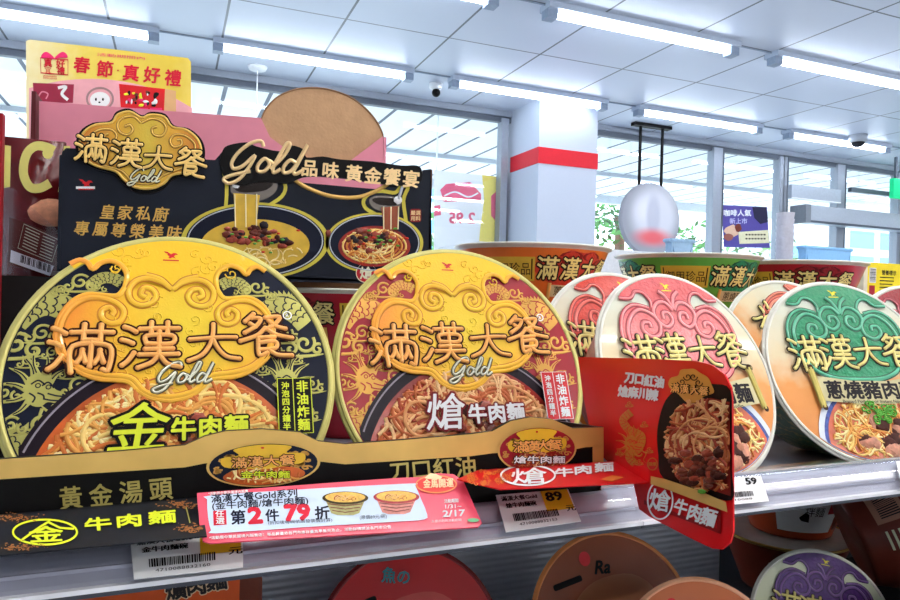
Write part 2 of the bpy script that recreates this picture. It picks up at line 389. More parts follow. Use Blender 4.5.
WATER = [[(.02, .90), (.12, .86), (.22, .79)], [(-.02, .60), (.08, .57), (.17, .52)], [(.0, .02), (.10, .12), (.20, .30)]]
BRUSH = {
 '大': [[(.02, .60), (.3, .63), (.65, .66), (.97, .66)], [(.50, 1.0), (.49, .74), (.42, .45), (.26, .20), (.0, .06)], [(.50, .60), (.60, .36), (.78, .16), (1.04, .10)]],
 '漢': WATER+[[(.30, .86), (.65, .88), (1.0, .88)], [(.50, 1.02), (.50, .74)], [(.80, 1.02), (.80, .74)], [(.42, .52), (.42, .70), (.88, .71), (.88, .52), (.42, .52)], [(.65, .80), (.65, .26)], [(.40, .39), (.90, .40)], [(.30, .26), (1.0, .27)], [(.63, .25), (.52, .08), (.28, -.04)], [(.67, .25), (.80, .05), (1.04, -.03)]],
 '滿': WATER+[[(.32, .82), (.66, .84), (1.0, .84)], [(.52, 1.0), (.52, .66)], [(.80, 1.0), (.80, .66)], [(.52, .66), (.80, .66)], [(.36, -.04), (.36, .52), (.96, .53), (.97, .02), (.88, .02)], [(.66, .66), (.66, .08)], [(.52, .44), (.51, .30), (.44, .16)], [(.53, .36), (.59, .18)], [(.81, .44), (.80, .30), (.73, .16)], [(.82, .36), (.88, .18)]],
 '餐': [[(.30, 1.02), (.12, .84)], [(.26, .92), (.44, .90), (.34, .72), (.10, .56)], [(.22, .78), (.32, .70)], [(.54, .92), (.84, .93), (.72, .74), (.52, .62)], [(.60, .84), (.74, .70), (.94, .62)], [(.52, .66), (.34, .48), (.0, .36)], [(.54, .64), (.74, .48), (1.06, .38)], [(.36, .42), (.70, .43)], [(.36, .30), (.70, .31), (.69, .14), (.36, .13)], [(.36, .42), (.35, .0), (.52, .04)], [(.56, .12), (.72, -.02), (1.02, -.06)]]}
def brush(A, ch, cx, cy, w, hh, mt, ol, h, rise, lw=.105, rot=0, olw=2.0):
    """one character of the rounded clerical logo: tube-like strokes over a dark outline"""
    c, sn = cos(rot), sin(rot)
    def T(p): x = (p[0]-.5)*w; y = (p[1]-.5)*hh; return (cx+x*c-y*sn, cy+x*sn+y*c)
    W_ = lw*(w+hh)/2; P = [spline([T(p) for p in q], 5) for q in BRUSH[ch]]
    for k, q in enumerate(P):
        A.stroke(q, W_*olw, ol, h+k*2.2e-5)
        for e in (q[0], q[-1]): A.disc(e[0], e[1], W_*olw/2, W_*olw/2, ol, h+k*2.2e-5+1.1e-5, 10)
    R = random.Random(1); b = h+len(P)*2.2e-5
    for k, q in enumerate(P):
        A.stroke(q, W_, mt, b, rise)
        for e in (q[0], q[-1]): A.dome(e[0], e[1], W_*.56, W_*.56, mt, b, rise*1.02, 0, 10, R)

# ------------------------------------------------------------------ noodle bowl
RB, HB = .0875, .0785
def lean_matrix(X, Y0, zs, t, yaw=0, roll=0, sc=1.0):
    rot = Matrix.Rotation(radians(yaw), 4, 'Z') @ Matrix.Rotation(radians(90-t), 4, 'X')
    q = (rot @ Vector((0, 1, 0, 0))).to_3d(); n = (rot @ Vector((0, 0, 1, 0))).to_3d()
    c = Vector((X, Y0, zs))+q*RB*sc
    return Matrix.Translation(c-n*HB*sc) @ rot @ Matrix.Rotation(radians(roll), 4, 'Z') @ Matrix.Scale(sc, 4)
def uvf(M, flip=False):
    Mi = M.inverted(); P = (M @ Vector((0, 0, HB+.0012, 1))).to_3d(); N = (M @ Vector((0, 0, 1, 0))).to_3d()
    def f(x, y):
        q = Mi @ onPl(x, y, P, N); return (q.x/RB, q.y/RB)
    return f
def lidmap(M):
    return lambda u, v, h: M @ Vector((u*RB, v*RB, HB+.0012+h))
def wave_cup(name, base, line, scale=70):
    if name in _M: return _M[name]
    m = bpy.data.materials.new(name); m.use_nodes = True; nt = m.node_tree; b = nt.nodes['Principled BSDF']; L = nt.links
    tc = nt.nodes.new('ShaderNodeTexCoord'); w = nt.nodes.new('ShaderNodeTexWave'); w.inputs['Scale'].default_value = scale; w.inputs['Distortion'].default_value = 9; w.inputs['Detail Scale'].default_value = 1.6
    L.new(tc.outputs['Object'], w.inputs[0]); r = nt.nodes.new('ShaderNodeValToRGB'); L.new(w.outputs['Fac'], r.inputs[0])
    r.color_ramp.elements[0].position = .86; r.color_ramp.elements[0].color = lin(base); r.color_ramp.elements[1].position = .93; r.color_ramp.elements[1].color = lin(line)
    L.new(r.outputs[0], b.inputs['Base Color']); b.inputs['Roughness'].default_value = .35; b.inputs['Coat Weight'].default_value = .3
    _M[name] = m; return m

def cup_mesh(E, M, m, rim, scale_r=1.0):
    c = MB()
    c.lathe([(.0001, .002), (.050, .002), (.053, 0), (.056, .001), (.0575, .006), (.0838, .0735)], m, 72, M)
    o = c.build('cup', E, True)
    c = MB(); c.lathe([(.0838, .0735), (.0852, .0752), (.0874, .0762), (.0886, .0772), (.0886, .0782), (.0875, HB+.0004), (.0855, HB+.0004), (.0838, HB-.0008), (.083, .0755)], rim, 72, M)
    c.build('rim', E, True); return o
def lid_base(A, m, rim, foil=None):
    n = 96; v = [(0, 0, 0)]; R = random.Random(4)
    A.poly(ell(0, 0, .965, .965, n), m, 0)
    A.stroke(ell(0, 0, .975, .975, n), .035, rim, -.0002, .0010, True)

UP1 = lean_matrix(.0046, .3764, -.130, 22.8, .7)
def left_cloud():
    L = [(126, 271), (118, 264), (103, 262), (90, 268)]
cloudL = [(.0, -.09)]
P1 = uvf(UP1)
def mir(px):   # mirror a photographed left-hand outline about the emblem's own axis
    return [(2*AX-x, y) for x, y in px]
_ax = P1(172, 300); AX = _ax[0]
cl_left = [P1(*p) for p in [(125, 289), (118, 297), (105, 297), (88, 296), (73, 303), (61, 318), (56, 336), (60, 354), (70, 366), (84, 375), (100, 380), (116, 381), (129, 383), (139, 392), (152, 399), (172, 402)]]
CLOUD = spline(cl_left+mir(cl_left[:-1])[::-1], 4, False)
up_left = [P1(*p) for p in [(125, 289), (127, 276), (122, 267), (112, 262), (101, 264), (93, 270), (88, 264), (80, 261), (70, 265)]]
EMB_R = [  # embossed spirals, left half, photographed positions
    [(62, 352), (60, 335), (64, 319), (74, 307), (88, 300), (103, 300), (117, 305), (124, 313), (121, 322), (112, 325), (103, 321), (102, 313), (109, 309), (114, 313), (112, 317)],
    [(170, 290), (162, 284), (148, 280), (136, 283), (129, 292), (131, 302), (140, 307), (151, 305), (156, 298), (152, 291), (144, 290), (141, 296), (146, 299)],
    [(60, 338), (66, 356), (82, 370), (104, 376), (130, 379), (144, 392), (158, 397), (172, 398)],
    [(172, 291), (169, 289), (160, 281), (146, 277)]]

def upper_region():
    a0 = math.atan2(up_left[-1][1], up_left[-1][0]); a1 = pi-a0
    L = spline(up_left, 4); arc_l = math.atan2(L[-1][1], L[-1][0]); Rr = [(2*AX-x, y) for x, y in L]
    arc_r = math.atan2(Rr[-1][1], Rr[-1][0]); arc = ell(0, 0, .962, .962, 30, arc_r, arc_l)
    return L[::-1]+[]+Rr+arc   # left edge in to the neck, across to the right, back over the top

def gold_lid(E, M, kind):
    red = kind == 'red'
    bgm = CRIM if red else NAVY; ln = GOLDL if red else OLIVE
    lm = lidmap(M)
    YEL = gmat('gold_cloud_yellow', [(0, (246, 168, 40)), (.35, (244, 196, 40)), (.6, (240, 200, 40)), (1, (250, 196, 40))], 'Y', -.02, .085, .36, .5, .12)
    YORG = gmat('gold_cloud_radial', [(0, (238, 206, 52)), (.45, (240, 190, 44)), (.8, (240, 150, 50)), (1, (236, 130, 52))], rough=.36, coat=.5, bump=.12, radial=True, center=(.004, .03), lo=0, hi=.075)
    EMB = gmat('gold_emboss', [(0, (240, 206, 60)), (.5, (244, 188, 56)), (1, (240, 150, 62))], rough=.3, coat=.6, radial=True, center=(.004, .03), lo=0, hi=.075)
    rimm = mat('olive_rim', (196, 186, 110), .35, .2)
    A = Art(); lid_base(A, bgm, rimm); nb = len(A.v)
    # dragons and curled clouds, left side in photographed places, right side mirrored
    for fl in (1, -1):
        def Q(x, y):
            p = P1(x, y); return p if fl == 1 else (2*AX-p[0], p[1])
        scaled_band(A, [Q(14, 322), Q(28, 310), Q(44, 304), Q(60, 306), Q(76, 316)], .16, ln, bgm, .0002)
        fins(A, [Q(20, 313), Q(30, 305), Q(44, 300), Q(60, 302)], .14, ln, .0002, .045, 1 if fl == 1 else -1)
        scaled_band(A, [Q(90, 287), Q(100, 279), Q(112, 278), Q(122, 283)], .08, ln, bgm, .0002)
        for cx, cy, r in ((80, 282, .055), (16, 344, .075), (42, 333, .055), (78, 386, .055), (4, 392, .05), (64, 402, .04), (60, 290, .03), (28, 361, .035), (52, 352, .035), (10, 425, .05), (70, 372, .035), (98, 287, .03)):
            c = Q(cx, cy); curl_cloud(A, c[0], c[1], r, ln, .0003, fl)
        c = Q(38, 388); dragon_head(A, c[0], c[1], .105, ln, bgm, .0004, fl)
        scaled_band(A, [Q(10, 452), Q(22, 445), Q(36, 452), Q(44, 466)], .13, ln, bgm, .0002)
        fins(A, [Q(10, 447), Q(22, 440), Q(36, 447)], .12, ln, .0002, .05, 1 if fl == 1 else -1)
        c = Q(40, 425); A.stroke(spiral(c[0], c[1], .05, 1.4, 1, fl), .02, ln, .0003, .0002)
        c = Q(52, 438); curl_cloud(A, c[0], c[1], .04, ln, .0003, -fl)
    A.v = [(u*min(1, .95/max(1e-6, math.hypot(u, v))), v*min(1, .95/max(1e-6, math.hypot(u, v))), h) if (h > .00015 and math.hypot(u, v) < 1.3 and k >= nb) else (u, v, h) for k, (u, v, h) in enumerate(A.v)]
    lid = A.build('lid', lm, E)
    # soup bowl picture: clipped by the lid's own edge
    A = Art(); cx, cy = P1(175, 500); R0 = .90
    def clip(pts, r=.955): return [(x*min(1, r/math.hypot(x, y)), y*min(1, r/math.hypot(x, y))) for x, y in pts]
    A.poly(clip(ell(cx, cy, R0, R0*1.02, 80)), mat('bowl_rim_dark', (34, 26, 34), .3, coat=.5), .0008)
    A.poly(clip(ell(cx, cy-.02, R0*.90, R0*.92, 80), .95), BROTHR if red else BROTH, .0009)
    A.stroke([p for p in ell(cx, cy, R0*.965, R0*.985, 60, .25, pi-.25) if math.hypot(*p) < .95], .012, mat('bowl_rim_glint', (150, 140, 150), .3), .0009, .0002)
    ins = lambda x, y: math.hypot(x-cx, y-cy) < R0*.86 and math.hypot(x, y) < .93
    noodles(A, ins, (-.7, -.95, .8, .25), 260, .030, NDR if red else ND, .001, .0007, 11, (9, 18), None, .0012)
    noodles(A, lambda x, y: ins(x, y) and y > -.5, (-.5, -.5, .6, .2), 90, .032, (NDR if red else ND)[:2]+[(NDR if red else ND)[2]], .0018, .0007, 12, (7, 16), None, .0008)
    sp = [P1(*q) for q in [(150, 436), (172, 428), (195, 420), (215, 425), (190, 440), (232, 440), (160, 452), (205, 450), (250, 452)]]
    meat(A, sp, .10, .0022, .0018, 21)
    A.build('soup_picture', lm, lid)
    # cloud emblem
    A = Art(); A.poly(upper_region(), YEL, .0014); A.poly(CLOUD, YORG, .0026)
    A.edge(CLOUD, EMB, .0005, .0026)
    DEN = mat('embossed_shadow_ink', (206, 130, 40), .4)
    L = spline(up_left, 4); A.stroke(L, .035, EMB, .0014, .0009); A.stroke([(2*AX-x, y) for x, y in L], .035, EMB, .0014, .0009)
    cl = spline(cl_left, 4)
    A.stroke(cl, .035, EMB, .0024, .0009); A.stroke([(2*AX-x, y) for x, y in cl], .035, EMB, .0024, .0009)
    for s_ in EMB_R:
        P = spline([P1(*q) for q in s_], 5)
        for PP in (P, [(2*AX-x, y) for x, y in P]):
            A.stroke(PP, .05, DEN, .00262); A.stroke(PP, .034, EMB, .0027, .0009)
    RR = random.Random(9)
    for k in range(26):   # faint embossed scroll pattern
        x, y = RR.uniform(-.35, .4), RR.uniform(-.02, .5)
        A.stroke(spiral(x, y, RR.uniform(.03, .06), 1.2, RR.random()*6, 1, 10), .009, YORG, .0026, .0004)
    for k in range(22):
        x, y = RR.uniform(-.4, .4), RR.uniform(.72, .87)
        if abs(x-AX) > .12: A.stroke(spiral(x, y, RR.uniform(.03, .05), 1.1, RR.random()*6, 1, 10), .009, YEL, .0014, .0004)
    b = P1(171, 256); bird_logo(A, b[0], b[1], .045, RED, .0015)
    A.build('cloud_emblem', lm, lid)
    # lettering
    A = Art(); LT = mat('logo_amber', (250, 178, 96) if not red else (250, 196, 110), .3, coat=.6)
    SH = mat('logo_outline', (60, 26, 14), .5)  # dark printed outline of the logo characters
    for ch, x, y, w, r in (('滿', 82, 349, 62, -.02), ('漢', 151, 346, 60, 0), ('大', 213, 345, 56, .0), ('餐', 264, 336, 60, .05)):
        p = P1(x, y); ww = w/168
        brush(A, ch, p[0], p[1], ww*.90, ww*.80, LT, SH, .0030, .0011, .10, r, 1.85)
    p = P1(186, 376); script_gold(A, p[0]-.01, p[1]-.02, .37, mat('silver_script', (226, 226, 206), .3, .3), .0036, .0008, .06, mat('script_shade', (96, 90, 60), .5))
    p = P1(287, 316); A.ring(p[0], p[1], .028, .028, .008, WHITE, .0012, 0, 16); A.text('R', p[0], p[1], .04, WHITE, .0012, .01)
    A.build('logo_lettering', lm, lid)
    A = Art(); KO = BLACK if not red else mat('name_outline_red', (120, 10, 20), .5); FI = LIME if not red else WHITE
    p = P1(140, 428); A.text('金' if not red else '熗', p[0], p[1]+.0, .32 if not red else .28, KO, .0046, .07, sx=1.08, shear=.12); A.text('金' if not red else '熗', p[0], p[1], .32 if not red else .28, FI, .0048, .012, sx=1.08, shear=.12)
    p = P1(210, 429); A.text('牛肉麵', p[0], p[1], .152, KO, .0046, .11, spacing=1.05); A.text('牛肉麵', p[0], p[1], .152, FI, .0048, .035, spacing=1.05)
    q0, q1 = P1(278, 436), P1(309, 380)
    A.poly([q0, (q1[0], q0[1]), q1, (q0[0], q1[1])], BLACK if not red else RED, .0044)
    A.stroke([q0, (q1[0], q0[1]), q1, (q0[0], q1[1])], .006, FI, .0046, 0, True)
    mx = (q0[0]*.54+q1[0]*.46); A.stroke([(mx, q0[1]), (mx, q1[1])], .005, FI, .0046)
    A.text('非油炸麵', (mx+q1[0])/2, (q0[1]+q1[1])/2, .082, FI, .0047, .03, vertical=True); A.text('沖泡四分鐘半', (mx+q0[0])/2, (q0[1]+q1[1])/2, .052, FI, .0047, .03, vertical=True)
    A.build('flavour_name', lm, lid)
    return lid

def gold_bowl(M, kind, label, group):
    E = empty('noodle_bowl', label, 'instant noodles', M, group=group)
    red = kind == 'red'
    cup_mesh(E, M, wave_cup('cup_red_gold', (120, 14, 24), (196, 140, 60)) if red else wave_cup('cup_navy_gold', (20, 22, 32), (170, 150, 70)), mat('olive_rim', (196, 186, 110), .35, .2))
    gold_lid(E, M, kind); return E

UP3 = lean_matrix(.3765, .3840, -.1300, 26, 3.1, 0, .975); UP4 = lean_matrix(.547, .384, -.1305, 25.5, -12, 0, .97)
P4 = uvf(UP4)
CFG = {'pink': ((216, 96, 98), (150, 30, 44), '蔥燒牛肉麵'), 'green': ((26, 138, 92), (12, 84, 56), '蔥燒豬肉麵'), 'orange': ((206, 60, 44), (140, 26, 24), '蔥燒牛肉麵'), 'maroon': ((150, 30, 40), (100, 14, 24), '珍味牛肉麵'), 'purple': ((82, 36, 120), (50, 20, 80), '酸菜牛肉麵'), 'amber': ((206, 90, 60), (150, 40, 30), '蔥燒牛肉麵')}
def classic_lid(E, M, key, pale=None, detail=1):
    em, dk, name = CFG[key]; lm = lidmap(M)
    EM = mat('emblem_'+key, em, .32, coat=.6, noise=.08, nscale=120, bump=.5, bscale=260); DK = mat('emblem_dark_'+key, dk, .35, coat=.4)
    HL = mat('emblem_highlight_'+key, [min(255, int(c*.8+72)) for c in em], .3, coat=.6)  # paler emblem tone, a highlight put into the colour of the embossed lines
    base = gmat('lid_cream_orange' if not pale else 'lid_'+pale, [(0, (214, 132, 62)), (.42, (232, 156, 84)), (.62, (230, 212, 172)), (1, (214, 222, 208))] if not pale else [(0, (214, 222, 170)), (1, (226, 232, 206))], 'Y', -.08, .07, .4, .5)
    A = Art(); lid_base(A, base, mat('pale_rim', (226, 226, 214), .35, coat=.5)); lid = A.build('lid', lm, E)
    A = Art(); WX = 1.1
    # cloud: body plus crown reaching the lid's top edge, with pale bays at the shoulders
    L = [(-.08, .80), (-.20, .72), (-.30, .70), (-.36, .76), (-.45, .83), (-.34, .88)]
    body_l = [(0, .80), (-.22, .66), (-.29, .62), (-.46, .65), (-.61, .56), (-.68, .38), (-.66, .2), (-.54, .05), (-.38, -.08), (-.16, -.14), (0, -.15)]
    crown_l = [(-.25, .62), (-.24, .70), (-.30, .78), (-.39, .79), (-.47, .72), (-.60, .72)]
    bl = spline(body_l, 5); B = bl+[(-x, y) for x, y in bl[1:-1]][::-1]
    cr = spline(crown_l, 5); a0 = math.atan2(cr[-1][1], cr[-1][0]); arc = ell(0, 0, .955, .955, 24, pi-a0, a0)
    A.poly(cr[::-1]+[(-x, y) for x, y in cr]+arc[1:-1], EM, .0012); A.poly(B, EM, .0018); A.edge(B, DK, .0002, .0018)
    for P, h in ((spline(body_l[2:], 5), .0018), (cr, .0012)):
        for f in (1, -1): A.stroke([(f*x, y) for x, y in P], .045, DK, h, .0001); A.stroke([(f*x, y) for x, y in P], .024, HL, h+.0001, .0008)
    for P in ([(-.60, .22), (-.61, .38), (-.54, .52), (-.42, .6), (-.3, .57), (-.22, .48), (-.24, .37), (-.34, .33), (-.43, .39), (-.41, .47), (-.34, .47), (-.33, .42)],
              [(-.01, .60), (-.08, .68), (-.18, .67), (-.25, .58), (-.22, .48), (-.13, .43), (-.05, .49), (-.07, .57), (-.14, .57), (-.15, .51)],
              [(0, .62), (-.05, .74), (-.12, .80)], [(-.58, .1), (-.45, -.04), (-.25, -.11), (0, -.12)]):
        for f in (1, -1):
            Q = spline([(f*x, y) for x, y in P], 5); A.stroke(Q, .06, DK, .0019, .0001); A.stroke(Q, .034, HL, .0020, .0009)
    bird_logo(A, 0, .86, .055, mat('logo_yellow', (232, 220, 60), .4), .0014)
    A.build('cloud_emblem', lm, lid)
    A = Art(); LT = mat('logo_cream', (236, 222, 140), .3, coat=.6); SH = mat('logo_outline_dark', (44, 34, 28), .5)  # dark ink printed round the cream logo characters
    for ch, x, y, w in (('滿', -.53, .16, .42), ('漢', -.17, .18, .40), ('大', .20, .17, .38), ('餐', .55, .20, .40)):
        brush(A, ch, x, y, w*.86, w*.84, LT, SH, .0022, .0011, .098, 0, 1.9)
    A.build('logo_lettering', lm, lid)
    if not detail: return lid
    A = Art(); BW = mat('china_white', (222, 230, 240), .3, coat=.5); cx, cy = .06, -.78
    def clip(pts, r=.95): return [(x*min(1, r/math.hypot(x, y)), y*min(1, r/math.hypot(x, y))) for x, y in pts]
    A.poly(clip(ell(cx, cy, .70, .66, 60)), BW, .0006); A.poly(clip(ell(cx, cy, .64, .6, 60), .945), mat('china_blue', (60, 80, 150), .4, noise=.5, nscale=300), .0007); A.poly(clip(ell(cx, cy, .60, .56, 60), .94), mat('broth_salmon', (214, 104, 70), .3, noise=.3, nscale=80, coat=.4), .0008)
    ins = lambda x, y: ((x-cx)/.56)**2+((y-cy)/.52)**2 < 1 and math.hypot(x, y) < .92
    noodles(A, ins, (-.5, -.95, .6, -.25), 120, .024, ND, .0009, .0006, 31, (6, 16), None, .001)
    meat(A, [(.05, -.6), (.2, -.68), (.33, -.6), (-.12, -.72), (.12, -.8), (.26, -.75)], .16, .0018, .0015, 8, [mat('pork_pink', (206, 142, 116), .4, noise=.3, nscale=200), mat('pork_tan', (180, 116, 86), .4, noise=.3, nscale=200), MEAT[1]])
    scallions(A, .12, -.47, .09, .05, 26, .035, .0034, 6)
    A.build('soup_picture', lm, lid)
    A = Art(); SCR = mat('scroll_tan', (206, 196, 150), .4); SCD = mat('scroll_roller', (176, 160, 84), .35, .3)
    A.poly(spline([(-.50, -.09), (-.1, -.14), (.3, -.14), (.68, -.08), (.70, -.34), (.3, -.38), (-.1, -.38), (-.48, -.35)], 1, True), SCR, .0030)
    for x, y0, y1 in ((-.53, .0, -.42), (.71, .01, -.40)):
        A.stroke([(x-.02, y0), (x, (y0+y1)/2), (x+.02, y1)], .075, SCD, .0030, .0014); A.disc(x-.02, y0, .03, .03, DKB, .0042, 10); A.disc(x+.02, y1, .03, .03, DKB, .0042, 10)
    A.text(name, .09, -.235, .20, mat('name_dark', (40, 36, 40), .5), .0032, .035, width=1.06)
    A.text('Braised Pork Flavor Instant Noodles' if '豬' in name else 'Braised Beef Flavor Instant Noodles', .09, -.355, .045, mat('name_dark', (40, 36, 40), .5), .0032, .01, width=.75)
    A.build('name_scroll', lm, lid)
    return lid
def classic_bowl(M, key, cup, label, group=None, pale=None, detail=1):
    E = empty('noodle_bowl', label, 'instant noodles', M, group=group)
    cup_mesh(E, M, cup, mat('pale_rim', (226, 226, 214), .35, coat=.5)); classic_lid(E, M, key, pale, detail); return E

CUPG = wave_cup('cup_green_gold', (22, 92, 60), (130, 130, 70), 50); CUPR = wave_cup('cup_red_line', (150, 24, 34), (170, 60, 50), 60)
CUPO = wave_cup('cup_orange_line', (206, 100, 40), (220, 140, 60), 40)

# ================================================================== SETTING
CZ, FZ, WY = 1.40, -1.25, 4.60
wallm = mat('wall_paint', (232, 234, 238), .7, noise=.02); 
def ceil_mat():
    m = bpy.data.materials.new('ceiling_panels'); m.use_nodes = True; nt = m.node_tree; b = nt.nodes['Principled BSDF']; L = nt.links
    tc = nt.nodes.new('ShaderNodeTexCoord'); sp = nt.nodes.new('ShaderNodeSeparateXYZ'); L.new(tc.outputs['Object'], sp.inputs[0])
    def lines(out, off, per, w):
        a = nt.nodes.new('ShaderNodeMath'); a.operation = 'SUBTRACT'; a.inputs[1].default_value = off; L.new(out, a.inputs[0])
        p = nt.nodes.new('ShaderNodeMath'); p.operation = 'PINGPONG'; p.inputs[1].default_value = per/2; L.new(a.outputs[0], p.inputs[0])
        l = nt.nodes.new('ShaderNodeMath'); l.operation = 'LESS_THAN'; l.inputs[1].default_value = w; L.new(p.outputs[0], l.inputs[0]); return l.outputs[0]
    x = lines(sp.outputs['X'], 1.912, .5635, .006); y = lines(sp.outputs['Y'], 2.84, .595, .005)
    mx = nt.nodes.new('ShaderNodeMath'); mx.operation = 'MAXIMUM'; L.new(x, mx.inputs[0]); L.new(y, mx.inputs[1])
    r = nt.nodes.new('ShaderNodeMix'); r.data_type = 'RGBA'; L.new(mx.outputs[0], r.inputs[0]); r.inputs[6].default_value = lin((196, 204, 220)); r.inputs[7].default_value = lin((84, 90, 102))
    L.new(r.outputs[2], b.inputs['Base Color']); b.inputs['Roughness'].default_value = .45
    return m
c = MB(); c.box(-4, 8, -3.5, WY+.05, CZ, CZ+.1, ceil_mat()); tag(c.build('ceiling'), kind='structure')
c = MB(); c.box(-4, 8, -3.5, WY+.05, FZ-.1, FZ, mat('floor_tile', (190, 190, 190), .25, noise=.05, nscale=3)); tag(c.build('floor'), kind='structure')
c = MB(); c.box(-4.1, -4, -3.5, WY, FZ, CZ, wallm); tag(c.build('wall_left'), kind='structure')
c = MB(); c.box(8, 8.1, -3.5, WY, FZ, CZ, wallm); tag(c.build('wall_right'), kind='structure')
c = MB(); c.box(-4, 8, -3.6, -3.5, FZ, CZ, wallm)
tag(c.build('wall_back'), kind='structure')
# window wall
ALU = mat('grey_aluminium', (150, 156, 166), .4, .35, noise=.03); ALUD = mat('dark_aluminium', (92, 98, 108), .45, .3)
def xat(px): return onY(px, 220, WY).x
c = MB(); c.box(-4, 2.32, WY-.03, WY+.03, CZ-.045, CZ, ALU); c.box(-4, 2.32, WY-.015, WY+.03, CZ-.085, CZ-.045, ALUD)
c.box(2.79, 8, WY-.03, WY+.03, CZ-.045, CZ, ALU); c.box(2.79, 8, WY-.015, WY+.03, CZ-.085, CZ-.045, ALUD); tag(c.build('trim_1'), kind='structure')
GL = glassmat('window_glass', (.96, .99, 1), .02)
mull = [(2.26, .055), (4.31, .11), (5.06, .10), (5.79, .11), (6.62, .10)]
bays = [(-4, 2.235), (2.80, 4.25), (4.36, 5.01), (5.11, 5.735), (5.845, 6.57), (6.67, 8)]
for k, (a, b) in enumerate(bays):
    c = MB()
    c.box(a-.055, a, WY-.04, WY+.04, FZ, CZ-.06, ALU); c.box(b, b+.055, WY-.04, WY+.04, FZ, CZ-.06, ALU); c.box(a-.012, a, WY-.045, WY-.04, FZ, CZ-.06, ALUD)
    c.box(a, b, WY-.03, WY+.03, FZ, FZ+.12, ALU)
    w = tag(c.build('window_%d' % (k+1)), kind='structure')
    c = MB(); c.box(a, b, WY-.004, WY+.004, FZ+.12, CZ-.085, GL); c.build('glass_pane', w)
# sliding-door header and closer rail on the right
c = MB(); PAN = mat('door_header_grey', (176, 184, 194), .4, .2)
c.box(5.19, 8, WY-.20, WY-.05, .75, .90, PAN); c.box(5.19, 8, WY-.205, WY-.2, .745, .765, ALUD)
c.box(5.13, 5.19, WY-.22, WY-.05, .74, .90, mat('header_end_cap', (126, 132, 140), .4))
c.box(5.87, 8, WY-.08, WY-.04, 1.09, 1.13, ALUD)
tag(c.build('door_1'), kind='structure')
c = MB(); c.box(5.10, 5.72, WY-.09, WY-.045, .965, 1.09, PAN); c.box(5.10, 5.72, WY-.092, WY-.09, .965, .975, WHITE)
tag(c.build('sign_panel'), 'blank grey panel fixed on the glass just above the sliding door header', 'panel')
# column with red band
c = MB(); PAINT = mat('column_white', (192, 200, 214), .55, noise=.01)
c.box(2.32, 2.794, 4.15, WY+.05, FZ, CZ, PAINT)
c.box(2.314, 2.800, 4.144, WY-.03, .943, 1.055, mat('red_band', (214, 26, 44), .45, noise=.03))
tag(c.build('wall_column'), kind='structure')
# ------------------------------------------------------------------ outside the glass
SOF = bpy.data.materials.new('soffit_planks'); SOF.use_nodes = True
def _sof():
    nt = SOF.node_tree; b = nt.nodes['Principled BSDF']; L = nt.links
    tc = nt.nodes.new('ShaderNodeTexCoord'); sp = nt.nodes.new('ShaderNodeSeparateXYZ'); L.new(tc.outputs['Object'], sp.inputs[0])
    p = nt.nodes.new('ShaderNodeMath'); p.operation = 'PINGPONG'; p.inputs[1].default_value = .15; L.new(sp.outputs['X'], p.inputs[0])
    l = nt.nodes.new('ShaderNodeMath'); l.operation = 'LESS_THAN'; l.inputs[1].default_value = .014; L.new(p.outputs[0], l.inputs[0])
    r = nt.nodes.new('ShaderNodeMix'); r.data_type = 'RGBA'; L.new(l.outputs[0], r.inputs[0]); r.inputs[6].default_value = lin((240, 243, 248)); r.inputs[7].default_value = lin((70, 78, 96))
    L.new(r.outputs[2], b.inputs['Base Color']); b.inputs['Roughness'].default_value = .6
_sof()
c = MB(); c.box(-6, 16, WY+.1, 7.6, 1.38, 1.46, SOF); tag(c.build('canopy_soffit'), kind='structure')
c = MB(); c.box(-6, 16, 6.15, 6.2, 1.34, 1.38, mat('canopy_beam_white', (214, 218, 224), .5)); c.box(-6, 16, 7.5, 7.6, 1.28, 1.46, mat('canopy_beam_white', (214, 218, 224), .5)); tag(c.build('trim_2'), kind='structure')
c = MB(); c.box(-20, 50, WY+.05, 60, FZ-.12, FZ-.02, mat('pavement', (226, 228, 226), .7, noise=.05, nscale=1)); tag(c.build('pavement'), kind='structure')
def tree(px, py, Y, h, label, seed, dens=260, col=(86, 138, 74), group='trees beyond the glass'):
    p = onY(px, py, Y); R = random.Random(seed)
    E = empty('tree', label, 'tree', loc=(p.x, p.y, FZ), group=group)
    c = MB(); c.tube([(p.x, p.y, FZ-.02), (p.x+.05, p.y, p.z-h*.2), (p.x-.05, p.y, p.z)], [.12, .08, .04], mat('bark', (110, 90, 74), .8)); c.build('trunk', E, True)
    c = MB(); ms = [mat('leaf_a_%d' % col[0], col, .6), mat('leaf_b_%d' % col[0], [int(k*.72) for k in col], .6), mat('leaf_c_%d' % col[0], [min(255, int(k*1.25)) for k in col], .6)]
    for k in range(dens):
        a, b_ = R.uniform(0, 2*pi), R.uniform(-1, 1); r = h*R.uniform(.3, 1); q = math.sqrt(1-b_*b_)
        o = Vector((p.x+r*q*cos(a)*1.1, p.y+r*q*sin(a)*.8, p.z+r*b_*.8)); s = h*R.uniform(.06, .13)
        d = Vector((R.uniform(-1, 1), R.uniform(-1, 1), R.uniform(-1, .4))).normalized(); e = d.cross(Vector((R.uniform(-1, 1), R.uniform(-1, 1), .3))).normalized()
        c.add([o-d*s, o+e*s*.4, o+d*s, o-e*s*.4], [(0, 1, 2, 3)], R.choice(ms))
    c.build('foliage', E); return E
tree(470, 262, 12, 1.6, 'green bushy tree seen below the pink banner left of the white column', 1)
tree(395, 270, 16, 1.5, 'green tree beyond the glass behind the black display board', 2)
tree(618, 218, 9.5, .75, 'green tree just right of the white column, partly behind the round sign', 3, 300)
tree(690, 252, 14, 1.3, 'green bush low beyond the window between round sign and purple poster', 4)
tree(770, 262, 15, 1.1, 'pale green bush beyond the glass behind the stacked cups', 5, 200, (120, 160, 100))
